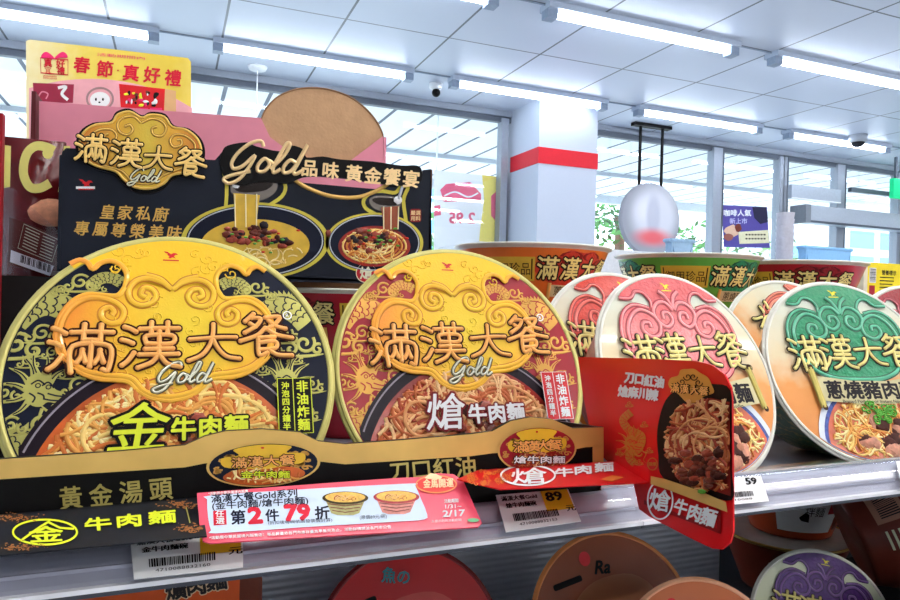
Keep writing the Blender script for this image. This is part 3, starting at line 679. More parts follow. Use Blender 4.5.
def building(px0, px1, py0, Y, label, name='office_building'):
    a = onY(px0, py0, Y); b = onY(px1, py0, Y)
    E = empty(name, label, 'building', loc=(a.x, Y, FZ)); c = MB()
    c.box(a.x, b.x, Y, Y+6, FZ-.02, a.z, mat('facade_pale', (214, 222, 230), .7)); c.build('wall', E)
    n = max(2, int((b.x-a.x)/1.6)); st = (b.x-a.x)/n; gz = mat('facade_glass_blue', (120, 176, 220), .15, coat=.4)
    for i in range(n):
        for j in range(3):
            z1 = a.z-.4-j*1.25
            if z1 < FZ+.9: continue
            c = MB(); c.box(a.x+i*st+.2, a.x+(i+1)*st-.15, Y-.05, Y+.02, z1-.85, z1, gz); c.box(a.x+i*st+.15, a.x+i*st+.2, Y-.08, Y+.02, z1-.9, z1+.05, WHITE); c.build('window', E)
building(786, 838, 236, 22, 'white building with blue windows beyond the glass, behind the green lid')
building(846, 905, 222, 24, 'white building with blue windows at the right edge beyond the sliding door')
building(400, 500, 168, 26, 'white building with a row of blue windows above the pink banner outside')

# banner hung outside the glass
c = MB(); Yb = WY+.065; N = Vector((0, -1, 0)); bm = pxmap((0, Yb, 0), N)
q = [onY(x, y, Yb) for x, y in ((434, 170), (508, 178), (508, 257), (434, 250))]
E = empty('banner', 'white and yellow banner with pink food pictures hanging outside left of the column', 'banner', loc=q[3])
c.slab([q[3], q[2], q[1], q[0]], .004, mat('banner_white', (240, 238, 240), .6, noise=.02)); c.build('sheet', E)
A = Art(); PK = mat('banner_pink', (236, 96, 128), .6); YL = mat('banner_yellow', (244, 220, 110), .6)
A.poly([(482, -175), (508, -178), (508, -257), (478, -254), (480, -230), (484, -200)], YL, .001)
A.poly([(440, -190), (446, -184), (470, -182), (481, -194), (481, -200), (444, -202)], PK, .002); A.stroke(spline([(444, -196), (455, -192), (468, -197), (478, -193)]), 1.5, WHITE, .003)
A.poly([(434, -206), (440, -205), (441, -215), (434, -216)], PK, .002)
A.text('2 95', 462, -218, 15, PK, .002, .03, sx=-1); A.poly([(491, -196), (500, -188), (508, -186), (508, -228), (500, -226), (491, -216)], PK, .002)
A.text('全', 502, -207, 14, WHITE, .003, .03, sx=-1)
A.build('print', bm, E)
for x in (q[0].x+.02, q[1].x-.02): c = MB(); c.tube([(x, Yb, q[0].z-.01), (x, Yb, 1.385)], .006, WHITE, 6); c.build('cord', E)

# ------------------------------------------------------------------ ceiling lights
FIX = mat('fixture_grey', (186, 198, 214), .4, .1, noise=.02); CAP = mat('fixture_end_cap', (150, 164, 184), .5)
TUBE_R = mat('tube_light_boosted', (255, 248, 238), .5, noise=0, emit=REAR_TUBE_POWER)
TUBE = mat('tube_light', (232, 242, 255), .5, noise=0, emit=TUBE_POWER)
def fixture(x, y, label):
    E = empty('ceiling_light', label, 'ceiling light', loc=(x, y, CZ), group='fluorescent tube lights on the ceiling')
    c = MB(); c.box(0, 1.17, -.045, .045, -.028, 0, FIX); c.box(0, 1.17, .0455, .048, -.03, 0, CAP); o = c.build('housing', None); o.parent = E
    c = MB(); c.tube([(.055, 0, -.047), (1.115, 0, -.047)], .014, TUBE, 12); o = c.build('tube', None, True); o.parent = E
    for q in (0, 1.115):
        c = MB(); c.box(q, q+.055, -.03, .03, -.07, -.028, CAP); o = c.build('end_cap'); o.parent = E
    return E
f0 = fixture(.175, 4.03, 'fluorescent light above the round brown cardboard flap, long tube from the left')
def brighter(E):
    for ch in E.children:
        if ch.name.startswith('tube'): ch.data = ch.data.copy(); ch.data.materials[0] = TUBE_R
f0r = fixture(.175, .46, 'fluorescent tube light overhead, outside the picture'); brighter(f0r)
def copy_tree(o, parent=None, loc=None):
    n = o.copy(); COL.objects.link(n)
    if parent: n.parent = parent
    if loc is not None: n.location = loc
    for ch in list(o.children): copy_tree(ch, n)
    return n
XS = [-1.27, .175, 1.60, 3.03, 4.48, 5.93]
LB = {(0, 4.03): 'fluorescent light above the yellow poster at the top left corner', (2, 4.03): 'fluorescent light just in front of the top of the white column',
      (3, 4.03): 'fluorescent light right of the white column, above the black-framed round sign', (4, 4.03): 'fluorescent light farthest right in the back row, beside the dome camera', (5, 4.03): 'fluorescent light past the right edge of the picture in the row by the windows',
      (1, 2.84): 'fluorescent light cut by the top edge, left of the upper middle light', (2, 2.84): 'fluorescent light in the upper middle, nearest row, ending near the tile crossing', (3, 2.84): 'fluorescent light at the upper right corner running off the picture'}
for yy in (4.03, 2.84, 1.65, .46, -.73, -1.92):
    for i, xx in enumerate(XS):
        if (i, yy) in ((1, 4.03), (1, .46)): continue
        if yy < 2.8 and i in (0, 5) and yy != .46: continue
        n = copy_tree(f0r if yy < 1 else f0, None, (xx, yy, CZ)); n['label'] = LB.get((i, yy), 'fluorescent tube light overhead, outside the picture')
# cable line between the lights of each row
for yy in (4.03, 2.84):
    c = MB(); c.tube([(-4, yy, CZ-.006), (8, yy, CZ-.006)], .004, CAP, 6); tag(c.build('light_cable'), 'thin grey cable joining the %s row of ceiling lights' % ('back' if yy > 3 else 'front'), 'cable')

# security cameras and ceiling bits
p = Vector((1.57, 4.21, CZ)); E = empty('security_camera', 'black ball security camera on the ceiling left of the column', 'camera', loc=p)
c = MB(); c.lathe([(.0001, 0), (.045, 0), (.042, -.03), (.02, -.045), (.0001, -.045)], WHITE, 24, Matrix.Translation(p)); c.build('mount', E, True)
c = MB(); T = Matrix.Translation(p+Vector((0, -.01, -.062))); c.lathe([(.028*sin(pi*k/10)+1e-4, .028*cos(pi*k/10)) for k in range(11)], BLACK, 20, T); c.build('lens_ball', E, True)
p = Vector((5.12, 3.9, CZ)); E = empty('security_camera', 'grey dome security camera at the far right light tube', 'camera', loc=p)
c = MB(); c.lathe([(.0001, 0), (.07, 0), (.065, -.05), (.045, -.06)], mat('dome_grey', (170, 176, 184), .4), 24, Matrix.Translation(p)); c.build('mount', E, True)
c = MB(); c.lathe([(.05*cos(pi/2*k/8)+1e-4, -.058-.04*sin(pi/2*k/8)) for k in range(9)], mat('dome_dark', (40, 42, 46), .1, coat=1), 24, Matrix.Translation(p)); c.build('dome', E, True)
p = Vector((.4557, 4.4, CZ)); E = empty('ceiling_hanger', 'white ceiling hook with a thin hanging wire above the pink box', 'hanger', loc=p)
c = MB(); c.lathe([(.0001, 0), (.06, 0), (.05, -.02), (.0001, -.022)], WHITE, 24, Matrix.Translation(p)); c.build('base_plate', E, True)
c = MB(); c.tube([p+Vector((0, 0, -.02)), p+Vector((0, 0, -.28))], .004, WHITE, 6); c.build('wire', E)
# round hanging sign
Ys = 4.40; pc = onY(647, 220, Ys); E = empty('hanging_sign', 'round white and red sign hung from two black poles at the window', 'sign', loc=(pc.x, Ys, CZ))
c = MB(); bx = [onY(640, 150, Ys).x, onY(662, 150, Ys).x]
for x in bx: c = MB(); c.tube([(x, Ys, CZ-.02), (x, Ys, pc.z+.15)], .012, BLACK, 8); c.build('pole', E)
c = MB(); c.box(bx[0]-.07, bx[1]+.07, Ys-.03, Ys+.03, CZ-.025, CZ, BLACK); c.build('bracket', E)
def soft_sign():
    m = bpy.data.materials.new('sign_soft_print'); m.use_nodes = True; nt = m.node_tree; b = nt.nodes['Principled BSDF']; L = nt.links; b.inputs['Roughness'].default_value = .6
    tc = nt.nodes.new('ShaderNodeTexCoord'); last = lin((205, 206, 214)); prev = None
    for (x, z, sx, sz, r0, r1, col) in ((0.03, .03, 1, 1, .14, .28, (70, 78, 96)), (-.05, .06, 1, 1, .02, .16, (222, 222, 228)), (.02, .03, 2.5, 1, .1, .22, (180, 182, 196)), (0.02, -.14, .8, 2.0, .04, .20, (226, 56, 60))):
        mp = nt.nodes.new('ShaderNodeMapping'); mp.vector_type = 'POINT'; mp.inputs['Location'].default_value = (-x*sx, 0, -z*sz); mp.inputs['Scale'].default_value = (sx, 0, sz); L.new(tc.outputs['Object'], mp.inputs[0])
        ln = nt.nodes.new('ShaderNodeVectorMath'); ln.operation = 'LENGTH'; L.new(mp.outputs[0], ln.inputs[0])
        mr = nt.nodes.new('ShaderNodeMapRange'); mr.interpolation_type = 'SMOOTHSTEP'; mr.inputs[1].default_value = r0; mr.inputs[2].default_value = r1
        inv = r1 == .28; mr.inputs[3].default_value = 0 if inv else .85; mr.inputs[4].default_value = .55 if inv else 0; L.new(ln.outputs['Value'], mr.inputs[0])
        mx = nt.nodes.new('ShaderNodeMix'); mx.data_type = 'RGBA'; L.new(mr.outputs[0], mx.inputs[0]); mx.inputs[7].default_value = lin(col)
        if prev: L.new(prev, mx.inputs[6])
        else: mx.inputs[6].default_value = last
        prev = mx.outputs[2]
    L.new(prev, b.inputs['Base Color']); return m
sg = soft_sign()
c = MB(); c.lathe([(.0001, -.02), (.27, -.02), (.285, -.01), (.285, .01), (.27, .02), (.0001, .02)], sg, 64, Matrix.Rotation(pi/2, 4, 'X')); o = c.build('sign_disc', None, False); o.parent = E; o.location = (0, -.03, pc.z-CZ)
# purple poster on the glass
Yp = WY-.012; pm = pxmap((0, Yp, 0), (0, -1, 0)); q = [onY(x, y, Yp) for x, y in ((724, 247), (770, 248), (767, 207), (722, 205))]
E = empty('poster', 'small purple poster with food picture and cream table hung at the window', 'poster', loc=q[0])
c = MB(); c.slab(q, .004, mat('poster_purple', (84, 74, 150), .5)); c.build('sheet', E)
A = Art(); A.poly([(738, -232), (768, -230), (769, -243), (739, -244)], mat('poster_cream', (222, 216, 180), .5), .004)
for k in range(2):
    for j in range(7): A.rect(745+j*3, -235.5-k*4, 747+j*3, -234-k*4, DKB, .006)
A.dome(731, -231, 7, 6, mat('poster_food', (214, 176, 150), .5), .004, .002); A.dome(728, -237, 5, 4, mat('poster_food2', (150, 90, 80), .5), .006, .002); A.dome(738, -228, 3.5, 4, MEAT[0], .005, .002)
A.poly([(752, -207), (766, -207), (768, -222), (760, -224), (754, -218)], mat('poster_dark', (44, 42, 66), .5), .004); A.text('咖啡人氣', 737, -213, 7, WHITE, .005, .02); A.text('新上市', 738, -221, 6, mat('poster_lilac', (190, 190, 230), .5), .005, .02)
A.build('print', pm, E)
# exit sign at right edge
q = onY(893, 190, 4.3); E = empty('exit_sign', 'green emergency exit sign at the right edge under the ceiling', 'sign', loc=(q.x, 4.3, 1.39))
c = MB(); c.box(q.x-.02, q.x+.4, 4.28, 4.32, 1.02, 1.20, mat('exit_green', (20, 168, 110), .4, emit=.8)); c.build('panel', E)
c = MB(); c.box(q.x+.02, q.x+.04, 4.29, 4.31, 1.20, CZ, ALUD); c.box(q.x+.33, q.x+.35, 4.29, 4.31, 1.20, CZ, ALUD); c.build('hanger', E)
A = Art(); A.text('出口', q.x+.22, 1.11, .12, WHITE, 0, .03); A.build('lettering', lambda u, v, h: Vector((u, 4.277, v)), E)
# counter behind, roll of cups, basket, blue box
c = MB(); c.box(1.5, 7, 3.3, 3.9, FZ, .30, mat('counter_white', (206, 210, 216), .5)); tag(c.build('service_counter'), 'long pale counter by the windows behind the noodle bowls', 'counter')
q = onY(784.5, 250, 3.5)
for k in range(7):
    z = .30+k*.045+.0; c = MB(); c.lathe([(.0001, 0), (.05, 0), (.058, .07), (.06, .072), (.055, .072)], mat('paper_cup_white', (206, 204, 214), .5), 24, Matrix.Translation((q.x, 3.5, z)))
    tag(c.build('paper_cup', None, True), 'white paper cup in the tall stack on the counter left of the sliding door header', 'cup', 'stacked paper cups on the counter')
def bin_px(name, x0, x1, y0, Y, label, col, cat):
    a, b = onY(x0, y0, Y), onY(x1, y0, Y); E = empty(name, label, cat, loc=(a.x, Y, .30)); c = MB(); mt = mat(name+'_plastic', col, .4, coat=.3); z1 = a.z
    c.slab([Vector((a.x+.03, Y, .3)), Vector((b.x-.03, Y, .3)), Vector((b.x, Y, z1)), Vector((a.x, Y, z1))], .01, mt); c.slab([Vector((a.x+.03, Y+.06, .3)), Vector((b.x-.03, Y+.06, .3)), Vector((b.x, Y+.06, z1)), Vector((a.x, Y+.06, z1))], .01, mt)
    c.box(a.x, a.x+.01, Y, Y+.06, .3, z1, mt); c.box(b.x-.01, b.x, Y, Y+.06, .3, z1, mt); c.box(a.x+.03, b.x-.03, Y, Y+.06, .3, .31, mt); c.build('body', E)
    c = MB(); c.tube([(a.x-.01, Y, z1), (b.x+.01, Y, z1), (b.x+.01, Y+.06, z1), (a.x-.01, Y+.06, z1), (a.x-.01, Y, z1)], .012, mt); c.build('rim', E)
bin_px('blue_tub', 806, 851, 247, 3.45, 'light blue plastic tub on the counter above the maroon bowl', (140, 190, 232), 'tub')
bin_px('wire_basket', 672, 693, 240, 3.45, 'small pale blue basket beside the round sign, above the green bowl', (150, 180, 205), 'basket')

# ================================================================== SHELF UNIT
SZ = -.1340; SHM = mat('shelf_grey', (150, 156, 168), .35, .3)
c = MB(); c.box(-.9, 2.2, .345, 1.25, SZ-.006, SZ, SHM); tag(c.build('upper_shelf'), 'grey metal upper shelf board carrying the upright noodle bowls', 'shelf')
LZ = -.40
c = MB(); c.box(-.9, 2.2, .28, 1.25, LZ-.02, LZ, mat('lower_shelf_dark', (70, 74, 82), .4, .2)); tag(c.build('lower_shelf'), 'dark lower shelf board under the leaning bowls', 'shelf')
def ribbed(name, rgb, per=.012):
    m = bpy.data.materials.new(name); m.use_nodes = True; nt = m.node_tree; b = nt.nodes['Principled BSDF']; L = nt.links
    tc = nt.nodes.new('ShaderNodeTexCoord'); w = nt.nodes.new('ShaderNodeTexWave'); w.bands_direction = 'Z'; w.inputs['Scale'].default_value = 1/per/6.283*3.14
    L.new(tc.outputs['Object'], w.inputs[0]); bp = nt.nodes.new('ShaderNodeBump'); bp.inputs['Strength'].default_value = .35; bp.inputs['Distance'].default_value = .002; L.new(w.outputs['Fac'], bp.inputs['Height']); L.new(bp.outputs[0], b.inputs['Normal'])
    b.inputs['Base Color'].default_value = lin(rgb); b.inputs['Roughness'].default_value = .4; b.inputs['Metallic'].default_value = .2; return m
c = MB(); c.box(-.9, .70, .72, .73, LZ, SZ-.007, ribbed('back_panel_ribbed', (215, 220, 232))); tag(c.build('back_panel'), 'grey ribbed metal back panel below the upper shelf', 'panel')
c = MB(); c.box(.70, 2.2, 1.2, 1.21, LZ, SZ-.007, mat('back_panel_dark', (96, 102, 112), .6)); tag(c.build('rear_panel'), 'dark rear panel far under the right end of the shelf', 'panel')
# price rail: clear ticket holder over a white back, one long unit to the red card and another beyond
RT, RBm = Vector((0, .338, -.1085)), Vector((0, .3085, -.1212))
def rail(x0, x1, label):
    E = empty('price_rail', label, 'price rail', loc=(x0, .32, -.12)); n = 10
    prof = []
    for i in range(n+1):
        t = i/n; p = RT.lerp(RBm, t); b = .0035*sin(pi*t); prof.append((p.y-b*.4, p.z+b))
    rm = mat('rail_white_plastic', (176, 178, 190), .22, noise=.02, coat=.6)
    c = MB(); v = []; f = []
    for x in (x0, x1):
        for y, z in prof: v.append((x, y, z))
    K = n+1
    for i in range(n): f.append((i, i+1, K+i+1, K+i))
    c.add(v, f, rm); c.add([(x, y+.002, z-.002) for x, y, z in v], [q[::-1] for q in f], rm)
    c.box(x0, x1, .306, .3105, -.1228, -.1208, mat('rail_lip_bright', (232, 234, 240), .25, coat=.6)); c.box(x0, x1, .3075, .345, -.1252, -.1230, mat('rail_under_dark', (70, 74, 84), .5))
    for t, w in ((.25, .0012), (.8, .0016)):
        k = int(t*n); y, z = prof[k]; c.box(x0, x1, y-.0008, y+.0002, z+.0002, z+.0002+w, rm)
    c.build('channel', E, False)
    c = MB(); v2 = [(x, y-.0012, z+.0028) for x, y, z in v]; c.add(v2, f, glassmat('clear_ticket_cover', (.97, .97, 1), .05, .08)); c.build('clear_cover', E, True)
    return E
rail(-.9, .2425, 'clear plastic price rail along the upper shelf in front of the black tray'); rail(.243, 2.2, 'clear plastic price rail at right under the green and pink lids')
RP = RBm.lerp(RT, .5); RN = (Vector((0, RT.z-RBm.z, -(RT.y-RBm.y)))*-1).normalized()
RN = Vector((0, -(RT.z-RBm.z), RT.y-RBm.y)).normalized()
def ticket(px, label, price, lines, code, yellow=True, low=1.0):
    """px: tl, tr, br, bl as photographed, on the rail's plane"""
    P = RP+RN*.0068; q = [onPl(x, y, P, RN) for x, y in px]
    E = empty('price_tag', label, 'price tag', loc=q[3]); c = MB(); c.slab([q[3], q[2], q[1], q[0]], .0004, mat('tag_paper', (236, 238, 240), .5, noise=.01)); c.build('card', E)
    def mp(u, v, h):   # u 0..1 right, v 0..1 up
        a = q[3].lerp(q[2], u); b = q[0].lerp(q[1], u); return a.lerp(b, v*low)+RN*(.0002+h)
    A = Art(); INK = mat('tag_ink', (24, 24, 28), .6); YE = mat('tag_yellow', (234, 190, 40), .5)
    if yellow: A.rect(.60, .38, .98, .99, YE, .0001)
    A.text(price, .76, .80, .38, INK, .0002, .03, sx=.62); 
    if yellow: A.text('元', .93, .40, .2, INK, .0002, .02, sx=.7)
    for k, t in enumerate(lines): A.text(t, .29, .86-.2*k, .15, INK, .0002, .025, width=.48 if k == 0 else .40)
    R = random.Random(len(code)); x = .14
    while x < .74:
        w = R.choice((.006, .01, .016)); A.rect(x, .22, x+w, .42, INK, .0002); x += w+R.choice((.006, .01))
    A.text(code, .44, .13, .10, INK, .0002, .0, width=.5)
    A.build('print', mp, E); return E
ticket([(129, 526), (243, 514), (243, 567), (134, 579)], 'price tag under the yellow-lettered black flap, mostly barcode visible', '89', ['滿漢大餐Gold', '金牛肉麵碗'], '4710088832160', True, .74)
ticket([(496, 495), (568, 489), (581, 521), (506, 532)], 'white and yellow price tag reading 89 under the red flap', '89', ['滿漢大餐Gold', '熗牛肉麵碗'], '4710088832153')
ticket([(712, 478), (761, 476), (769, 501), (716, 506)], 'white price tag reading 59 right of the red hanging card', '59', [], '4710088', False)
ticket([(896, 461), (940, 459), (950, 483), (902, 486)], 'white price tag at the far right end of the rail', '59', [], '4710088', False)

# ------------------------------------------------------------------ front row of leaning bowls
gold_bowl(UP1, 'black', 'large black and gold round noodle bowl lid at far left, gold beef flavour', 'gold beef noodle bowls')
UP2 = lean_matrix(.1795, .3815, -.130, 21.5, -1.2)
gold_bowl(UP2, 'red', 'red and gold round noodle bowl lid, second from the left in the black tray', 'gold beef noodle bowls')
classic_bowl(UP3, 'pink', CUPR, 'cream noodle bowl with pinkish red cloud emblem behind the red hanging card', 'leaning classic bowls')
classic_bowl(UP4, 'green', CUPG, 'cream noodle bowl with green cloud emblem leaning at the right', 'leaning classic bowls')
classic_bowl(lean_matrix(.388, .484, SZ, 23, 0, -8), 'orange', CUPO, 'noodle bowl with red emblem half hidden between red-gold lid and pink emblem lid', 'leaning classic bowls', detail=0)
classic_bowl(lean_matrix(.605, .490, SZ, 23, -8, -42), 'amber', CUPO, 'orange and cream bowl lid peeking out between pink emblem and green emblem lids', 'leaning classic bowls', detail=0)
classic_bowl(lean_matrix(.79, .48, SZ, 23, -12), 'maroon', CUPR, 'cream bowl with maroon emblem cut by the right edge', 'leaning classic bowls', detail=0)

# ------------------------------------------------------------------ upright bowls behind
def wallmap(M, ang0):
    # u: metres round the cup from the front, v: 0 bottom .. 1 top of wall
    def f(u, v, h):
        r = .0575+(.0838-.0575)*v+.0003+h; z = .006+(.0735-.006)*v; a = -pi/2+ang0+u/.075
        return M @ Vector((r*cos(a), r*sin(a), z))
    return f
def upright(X, Y, Z, key, cupcol, label, group, sc=1.0, yaw=0, name='蔥燒牛肉麵', printed=True, film=True):
    M = Matrix.Translation((X, Y, Z)) @ Matrix.Rotation(radians(yaw), 4, 'Z') @ Matrix.Scale(sc, 4)
    E = empty('noodle_bowl', label, 'instant noodles', M, group=group)
    em, dk, _ = CFG[key]
    cup = cup_mesh(E, M, mat('cup_'+key, cupcol, .3, coat=.6, noise=.05), mat('pale_rim', (226, 226, 214), .35, coat=.5))
    c = MB(); c.lathe([(.0838, HB-.0006), (.06, HB-.0002), (.0001, HB)], mat('foil_lid_pale', (220, 214, 200), .35, coat=.4), 64, M); c.build('lid', E, True)
    if not printed: return E
    A = Art(); EM = mat('emblem_'+key, em, .32, coat=.6); DK = mat('emblem_dark_'+key, dk, .35, coat=.4); HL = mat('emblem_highlight_'+key, [min(255, int(c_*.8+72)) for c_ in em], .3, coat=.6)
    LT = mat('logo_cream', (236, 222, 140), .3, coat=.6); SH = mat('logo_outline_dark', (44, 34, 28), .5); S = 1/.07
    def grp(u0):
        sc_ = lambda pts: [(u0+x*.06, (.066+y*.0) and (.58+y*.5)) for x, y in pts]
        A.poly([(u0+x*.062, .62+y*.42) for x, y in spline([(-.8, .1), (-.7, .5), (-.4, .62), (-.25, .85), (0, .78), (.25, .85), (.4, .62), (.7, .5), (.8, .1), (.5, -.35), (0, -.5), (-.5, -.35)], 3, True)], EM, .0002)
        for f in (1, -1):
            for cx, cy, r in ((-.48, .38, .24), (-.17, .62, .22)):
                A.stroke([(u0+f*x*.062, .62+y*.42) for x, y in spiral(cx, cy, r, 1.2, pi, -1, 14)], .004, DK, .0005, .0002)
        for k, ch in enumerate('滿漢大餐'):
            x = u0+(-.036+.0245*k)
            for m_, b_, h_ in ((SH, .09, .0006), (LT, .015, .0009)):
                v, f, w, hh = glyphs(ch, 0, 0, 2)
                for q in range(8): A.raw([(x+(a+b_*cos(q*pi/4))*.023, .70+(b+b_*sin(q*pi/4))*.36, h_+q*1.6e-5) for a, b, z in v], f, m_)
        A.raw(*[(lambda v: ([(u0+a, .27+b, .0006) for a, b in v], [(0, 1, 2, 3)]))([(-.030, .0), (.034, .0), (.034, .18), (-.030, .18)])][0], mat('scroll_tan', (206, 196, 150), .4))
        v, f, w, hh = glyphs(name, 0, 0, 2); A.raw([(u0+.002+a*.0115, .36+b*.155, .0009) for a, b, z in v], f, SH)
        for e in (-.032, .036): A.stroke([(u0+e, .24), (u0+e, .48)], .004, GOLD, .0006, .001)
    grp(.030); grp(-.125); grp(.185)
    YB = mat('badge_gold', (214, 176, 60), .4); u0 = -.045
    A.raw([(u0-.026, .50, .0004), (u0+.026, .50, .0004), (u0+.026, .86, .0004), (u0-.026, .86, .0004)], [(0, 1, 2, 3)], YB)
    A.stroke([(u0-.023, .53), (u0+.023, .53), (u0+.023, .83), (u0-.023, .83)], .0012, SH, .0006, 0, True)
    v, f, w, hh = glyphs('御用珍品', 0, 0, 2); A.raw([(u0+a*.011, .68+b*.2, .0007) for a, b, z in v], f, SH)
    A.fine(.009).build('side_print', wallmap(M, 0), E); return E
# riser tray that lifts the rear stacks
c = MB(); c.box(.28, 1.25, .63, .78, SZ, SZ+.1125, mat('riser_card', (120, 84, 56), .8)); tag(c.build('display_riser'), 'brown cardboard riser under the upright bowls at the back', 'riser')
ZR = SZ+.113
rowb = [(.375, 'orange', (224, 112, 44), 'upright orange noodle bowl behind the red-gold lid', '蔥燒牛肉麵', -12), (.595, 'green', (98, 170, 66), 'upright green noodle bowl behind the pink emblem lid', '蔥燒豬肉麵', -8), (.777, 'maroon', (176, 30, 48), 'upright dark red noodle bowl behind the green emblem lid', '珍味牛肉麵', -52)]
for X, key, colr, lb, nm, yw in rowb:
    upright(X, .68, ZR, key, colr, lb, 'upright bowls at the back', yaw=yw, name=nm)
# stacks under the display board
for X, lb in ((.006, 'left'), (.167, 'right')):
    for k in range(2):
        upright(X, .665, SZ+k*.0697, 'maroon', (158, 20, 36), 'dark red bowl, %s one of the %s stack under the black display board' % ('upper' if k else 'lower', lb), 'bowls under the display board', .88, 30 if k else 0, printed=bool(k))
# yellow box at right edge
q0 = onY(866, 262, .70); E = empty('yellow_box', 'bright yellow food box with barcode and nutrition print at the right edge', 'box', loc=(q0.x, .70, ZR))
c = MB(); c.box(q0.x+.004, q0.x+.16, .70, .78, ZR, q0.z, mat('box_yellow', (236, 214, 30), .4, coat=.3)); c.build('carton', E)
c = MB(); c.box(q0.x-.004, q0.x+.004, .70, .78, ZR, q0.z-.002, mat('box_side_white', (220, 214, 190), .5)); c.build('side_panel', E)
A = Art(); INK = mat('tag_ink', (24, 24, 28), .6); bx = q0.x; R = random.Random(3)
A.rect(bx+.008, q0.z-.03, bx+.022, q0.z-.008, WHITE, .0002); z = q0.z-.028
while z < q0.z-.01: w = R.choice((.0006, .0012)); A.rect(bx+.009, z, bx+.021, z+w, INK, .0004); z += w+.0009
A.text('營養標示', bx+.05, q0.z-.014, .008, INK, .0003, .02)
for k in range(6): A.rect(bx+.030, q0.z-.022-k*.005, bx+.05+R.uniform(0, .02), q0.z-.0205-k*.005, INK, .0003)
A.rect(bx+.008, q0.z-.048, bx+.02, q0.z-.034, CRIM, .0003)
A.build('print', lambda u, v, h: Vector((u, .70-h, v)), E)

# ------------------------------------------------------------------ black and gold tray
TY = .330; TM = mat('tray_black', (16, 15, 16), .35, coat=.3); tm = pxmap((0, TY, 0), (0, -1, 0))
E = empty('display_tray', 'black cardboard tray with gold wavy top edge holding the two gold-series bowls', 'display tray', loc=(0, TY, SZ+.001))
top = [(-60, 462)]+[(0, 459), (60, 455), (120, 451), (185, 445), (205, 436), (225, 431), (262, 429), (300, 432), (318, 441), (345, 444), (400, 440), (470, 434), (492, 431), (510, 421), (530, 417), (552, 419), (572, 428), (603, 427)]
tp = [onY(x, y, TY) for x, y in top]; xr = tp[-1].x; Nn = len(tp)
c = MB(); base = [Vector((xr, TY, SZ+.002)), Vector((tp[0].x, TY, SZ+.002))]
c.slab(base[::-1]+tp[::-1] if False else [base[1], base[0]]+tp[::-1], .0022, TM); c.build('front_panel', E)
A = Art(); bot = [(x, y+(20 if not (190 < x < 330 or 480 < x < 585) else 18)) for x, y in top]
gb = [(-60, 483), (0, 479), (185, 467), (205, 463), (318, 461), (345, 464), (470, 456), (492, 453), (575, 449), (585, 447), (603, 446)]
A.poly([(x, -y) for x, y in top]+[(x, -y) for x, y in gb[::-1]], GOLD, .0006); A.build('gold_edge', tm, E)
A = Art(); A.rect(592, -466, 603, -445, GOLD, .0006); A.build('gold_corner', tm, E)
INKG = gmat('gold_ink_lettering', [(0, (150, 136, 70)), (1, (200, 184, 104))], 'X', -.06, .1, .4, .2)
for s_, x0, y0, sz, wdt in (('黃金湯頭', 116, 493, 24, None), ('刀口紅油', 432, 469, 22, None)):
    A = Art()
    for k, ch in enumerate(s_):
        dx = (30 if wdt is None and s_[0] == '黃' else 22)*(k-1.5); A.text(ch, x0+dx, -(y0-dx*.095), sz, INKG, .0008, .018, rot=.09)
    A.build('slogan_lettering', tm, E)
c = MB(); c.slab([Vector((xr, TY, SZ+.002)), Vector((xr, .39, SZ+.002)), Vector((xr, .39, tp[-1].z-.006)), Vector((xr, TY, tp[-1].z))], .0022, TM); c.build('side_panel', E)
c = MB(); c.box(tp[0].x, xr, TY, .47, SZ, SZ+.0004, TM); c.build('tray_floor', E)
def oval(cx, cy, rx, ry, red, rot=.06):
    A = Art(); c_, s_ = cos(rot), sin(rot)
    def X(x, y): return (cx+(x*rx)*c_-(y*ry)*s_, -cy+(x*rx)*s_+(y*ry)*c_)
    cir = ell(0, 0, 1, 1, 40)
    A.poly([X(*p) for p in cir], GOLD, .0012); A.poly([X(x*.95, y*.94) for x, y in cir], CRIM if red else NAVY, .0014)
    R = random.Random(5)
    for sd in (-1, 1):
        for k in range(14):
            x, y = sd*R.uniform(.5, .85), R.uniform(-.3, .5)
            if x*x+y*y < .75: A.stroke([X(*p) for p in spiral(x, y, R.uniform(.05, .11), 1.2, R.random()*6, 1, 8)], rx*.03, GOLDL, .0016)
    A.poly([X(*p) for p in spline([(-.5, .78), (-.42, .5), (-.72, .4), (-.68, .0), (-.3, -.12), (0, -.2), (.3, -.12), (.68, .0), (.72, .4), (.42, .5), (.5, .78), (0, .92)], 4, True)], mat('oval_yellow', (232, 186, 48), .35, noise=.1, coat=.4), .0018)
    A.poly([X(x*.9, y) for x, y in ell(0, -.95, .95, .85, 40) if x*x+(y)**2 < .9 and y < 0.05 or False] or [X(*p) for p in ell(0, -.5, .6, .35)], BROTHR if red else BROTH, .0016)
    A.poly([X(*p) for p in ell(0, -.48, .72, .42, 30)], BROTHR if red else BROTH, .0017)
    ins = lambda x, y: ((x-cx)/rx/.68)**2+((y+cy+.48*ry)/ry/.38)**2 < 1
    noodles(A, ins, (cx-rx, -cy-ry, cx+rx, -cy), 60, rx*.035, NDR if red else ND, .0018, .0003, 4, (5, 12), rx*.05)
    for ch, x in zip('滿漢大餐', (-.42, -.14, .14, .42)):
        A.text(ch, *X(x, .18), ry*.5, SHD, .0022, .09, sx=1.5); A.text(ch, *X(x, .18), ry*.5, LGT, .0024, .02, sx=1.5)
    A.text(('熗' if red else '金')+'牛肉麵', *X(.02, -.42), ry*.33, BLACK, .0024, .12, sx=1.7); A.text(('熗' if red else '金')+'牛肉麵', *X(.02, -.42), ry*.33, WHITE if red else LIME, .0026, .03, sx=1.7)
    A.disc(*X(0, .78), rx*.03, ry*.04, RED, .0022)
    A.build('oval_emblem', tm, E)
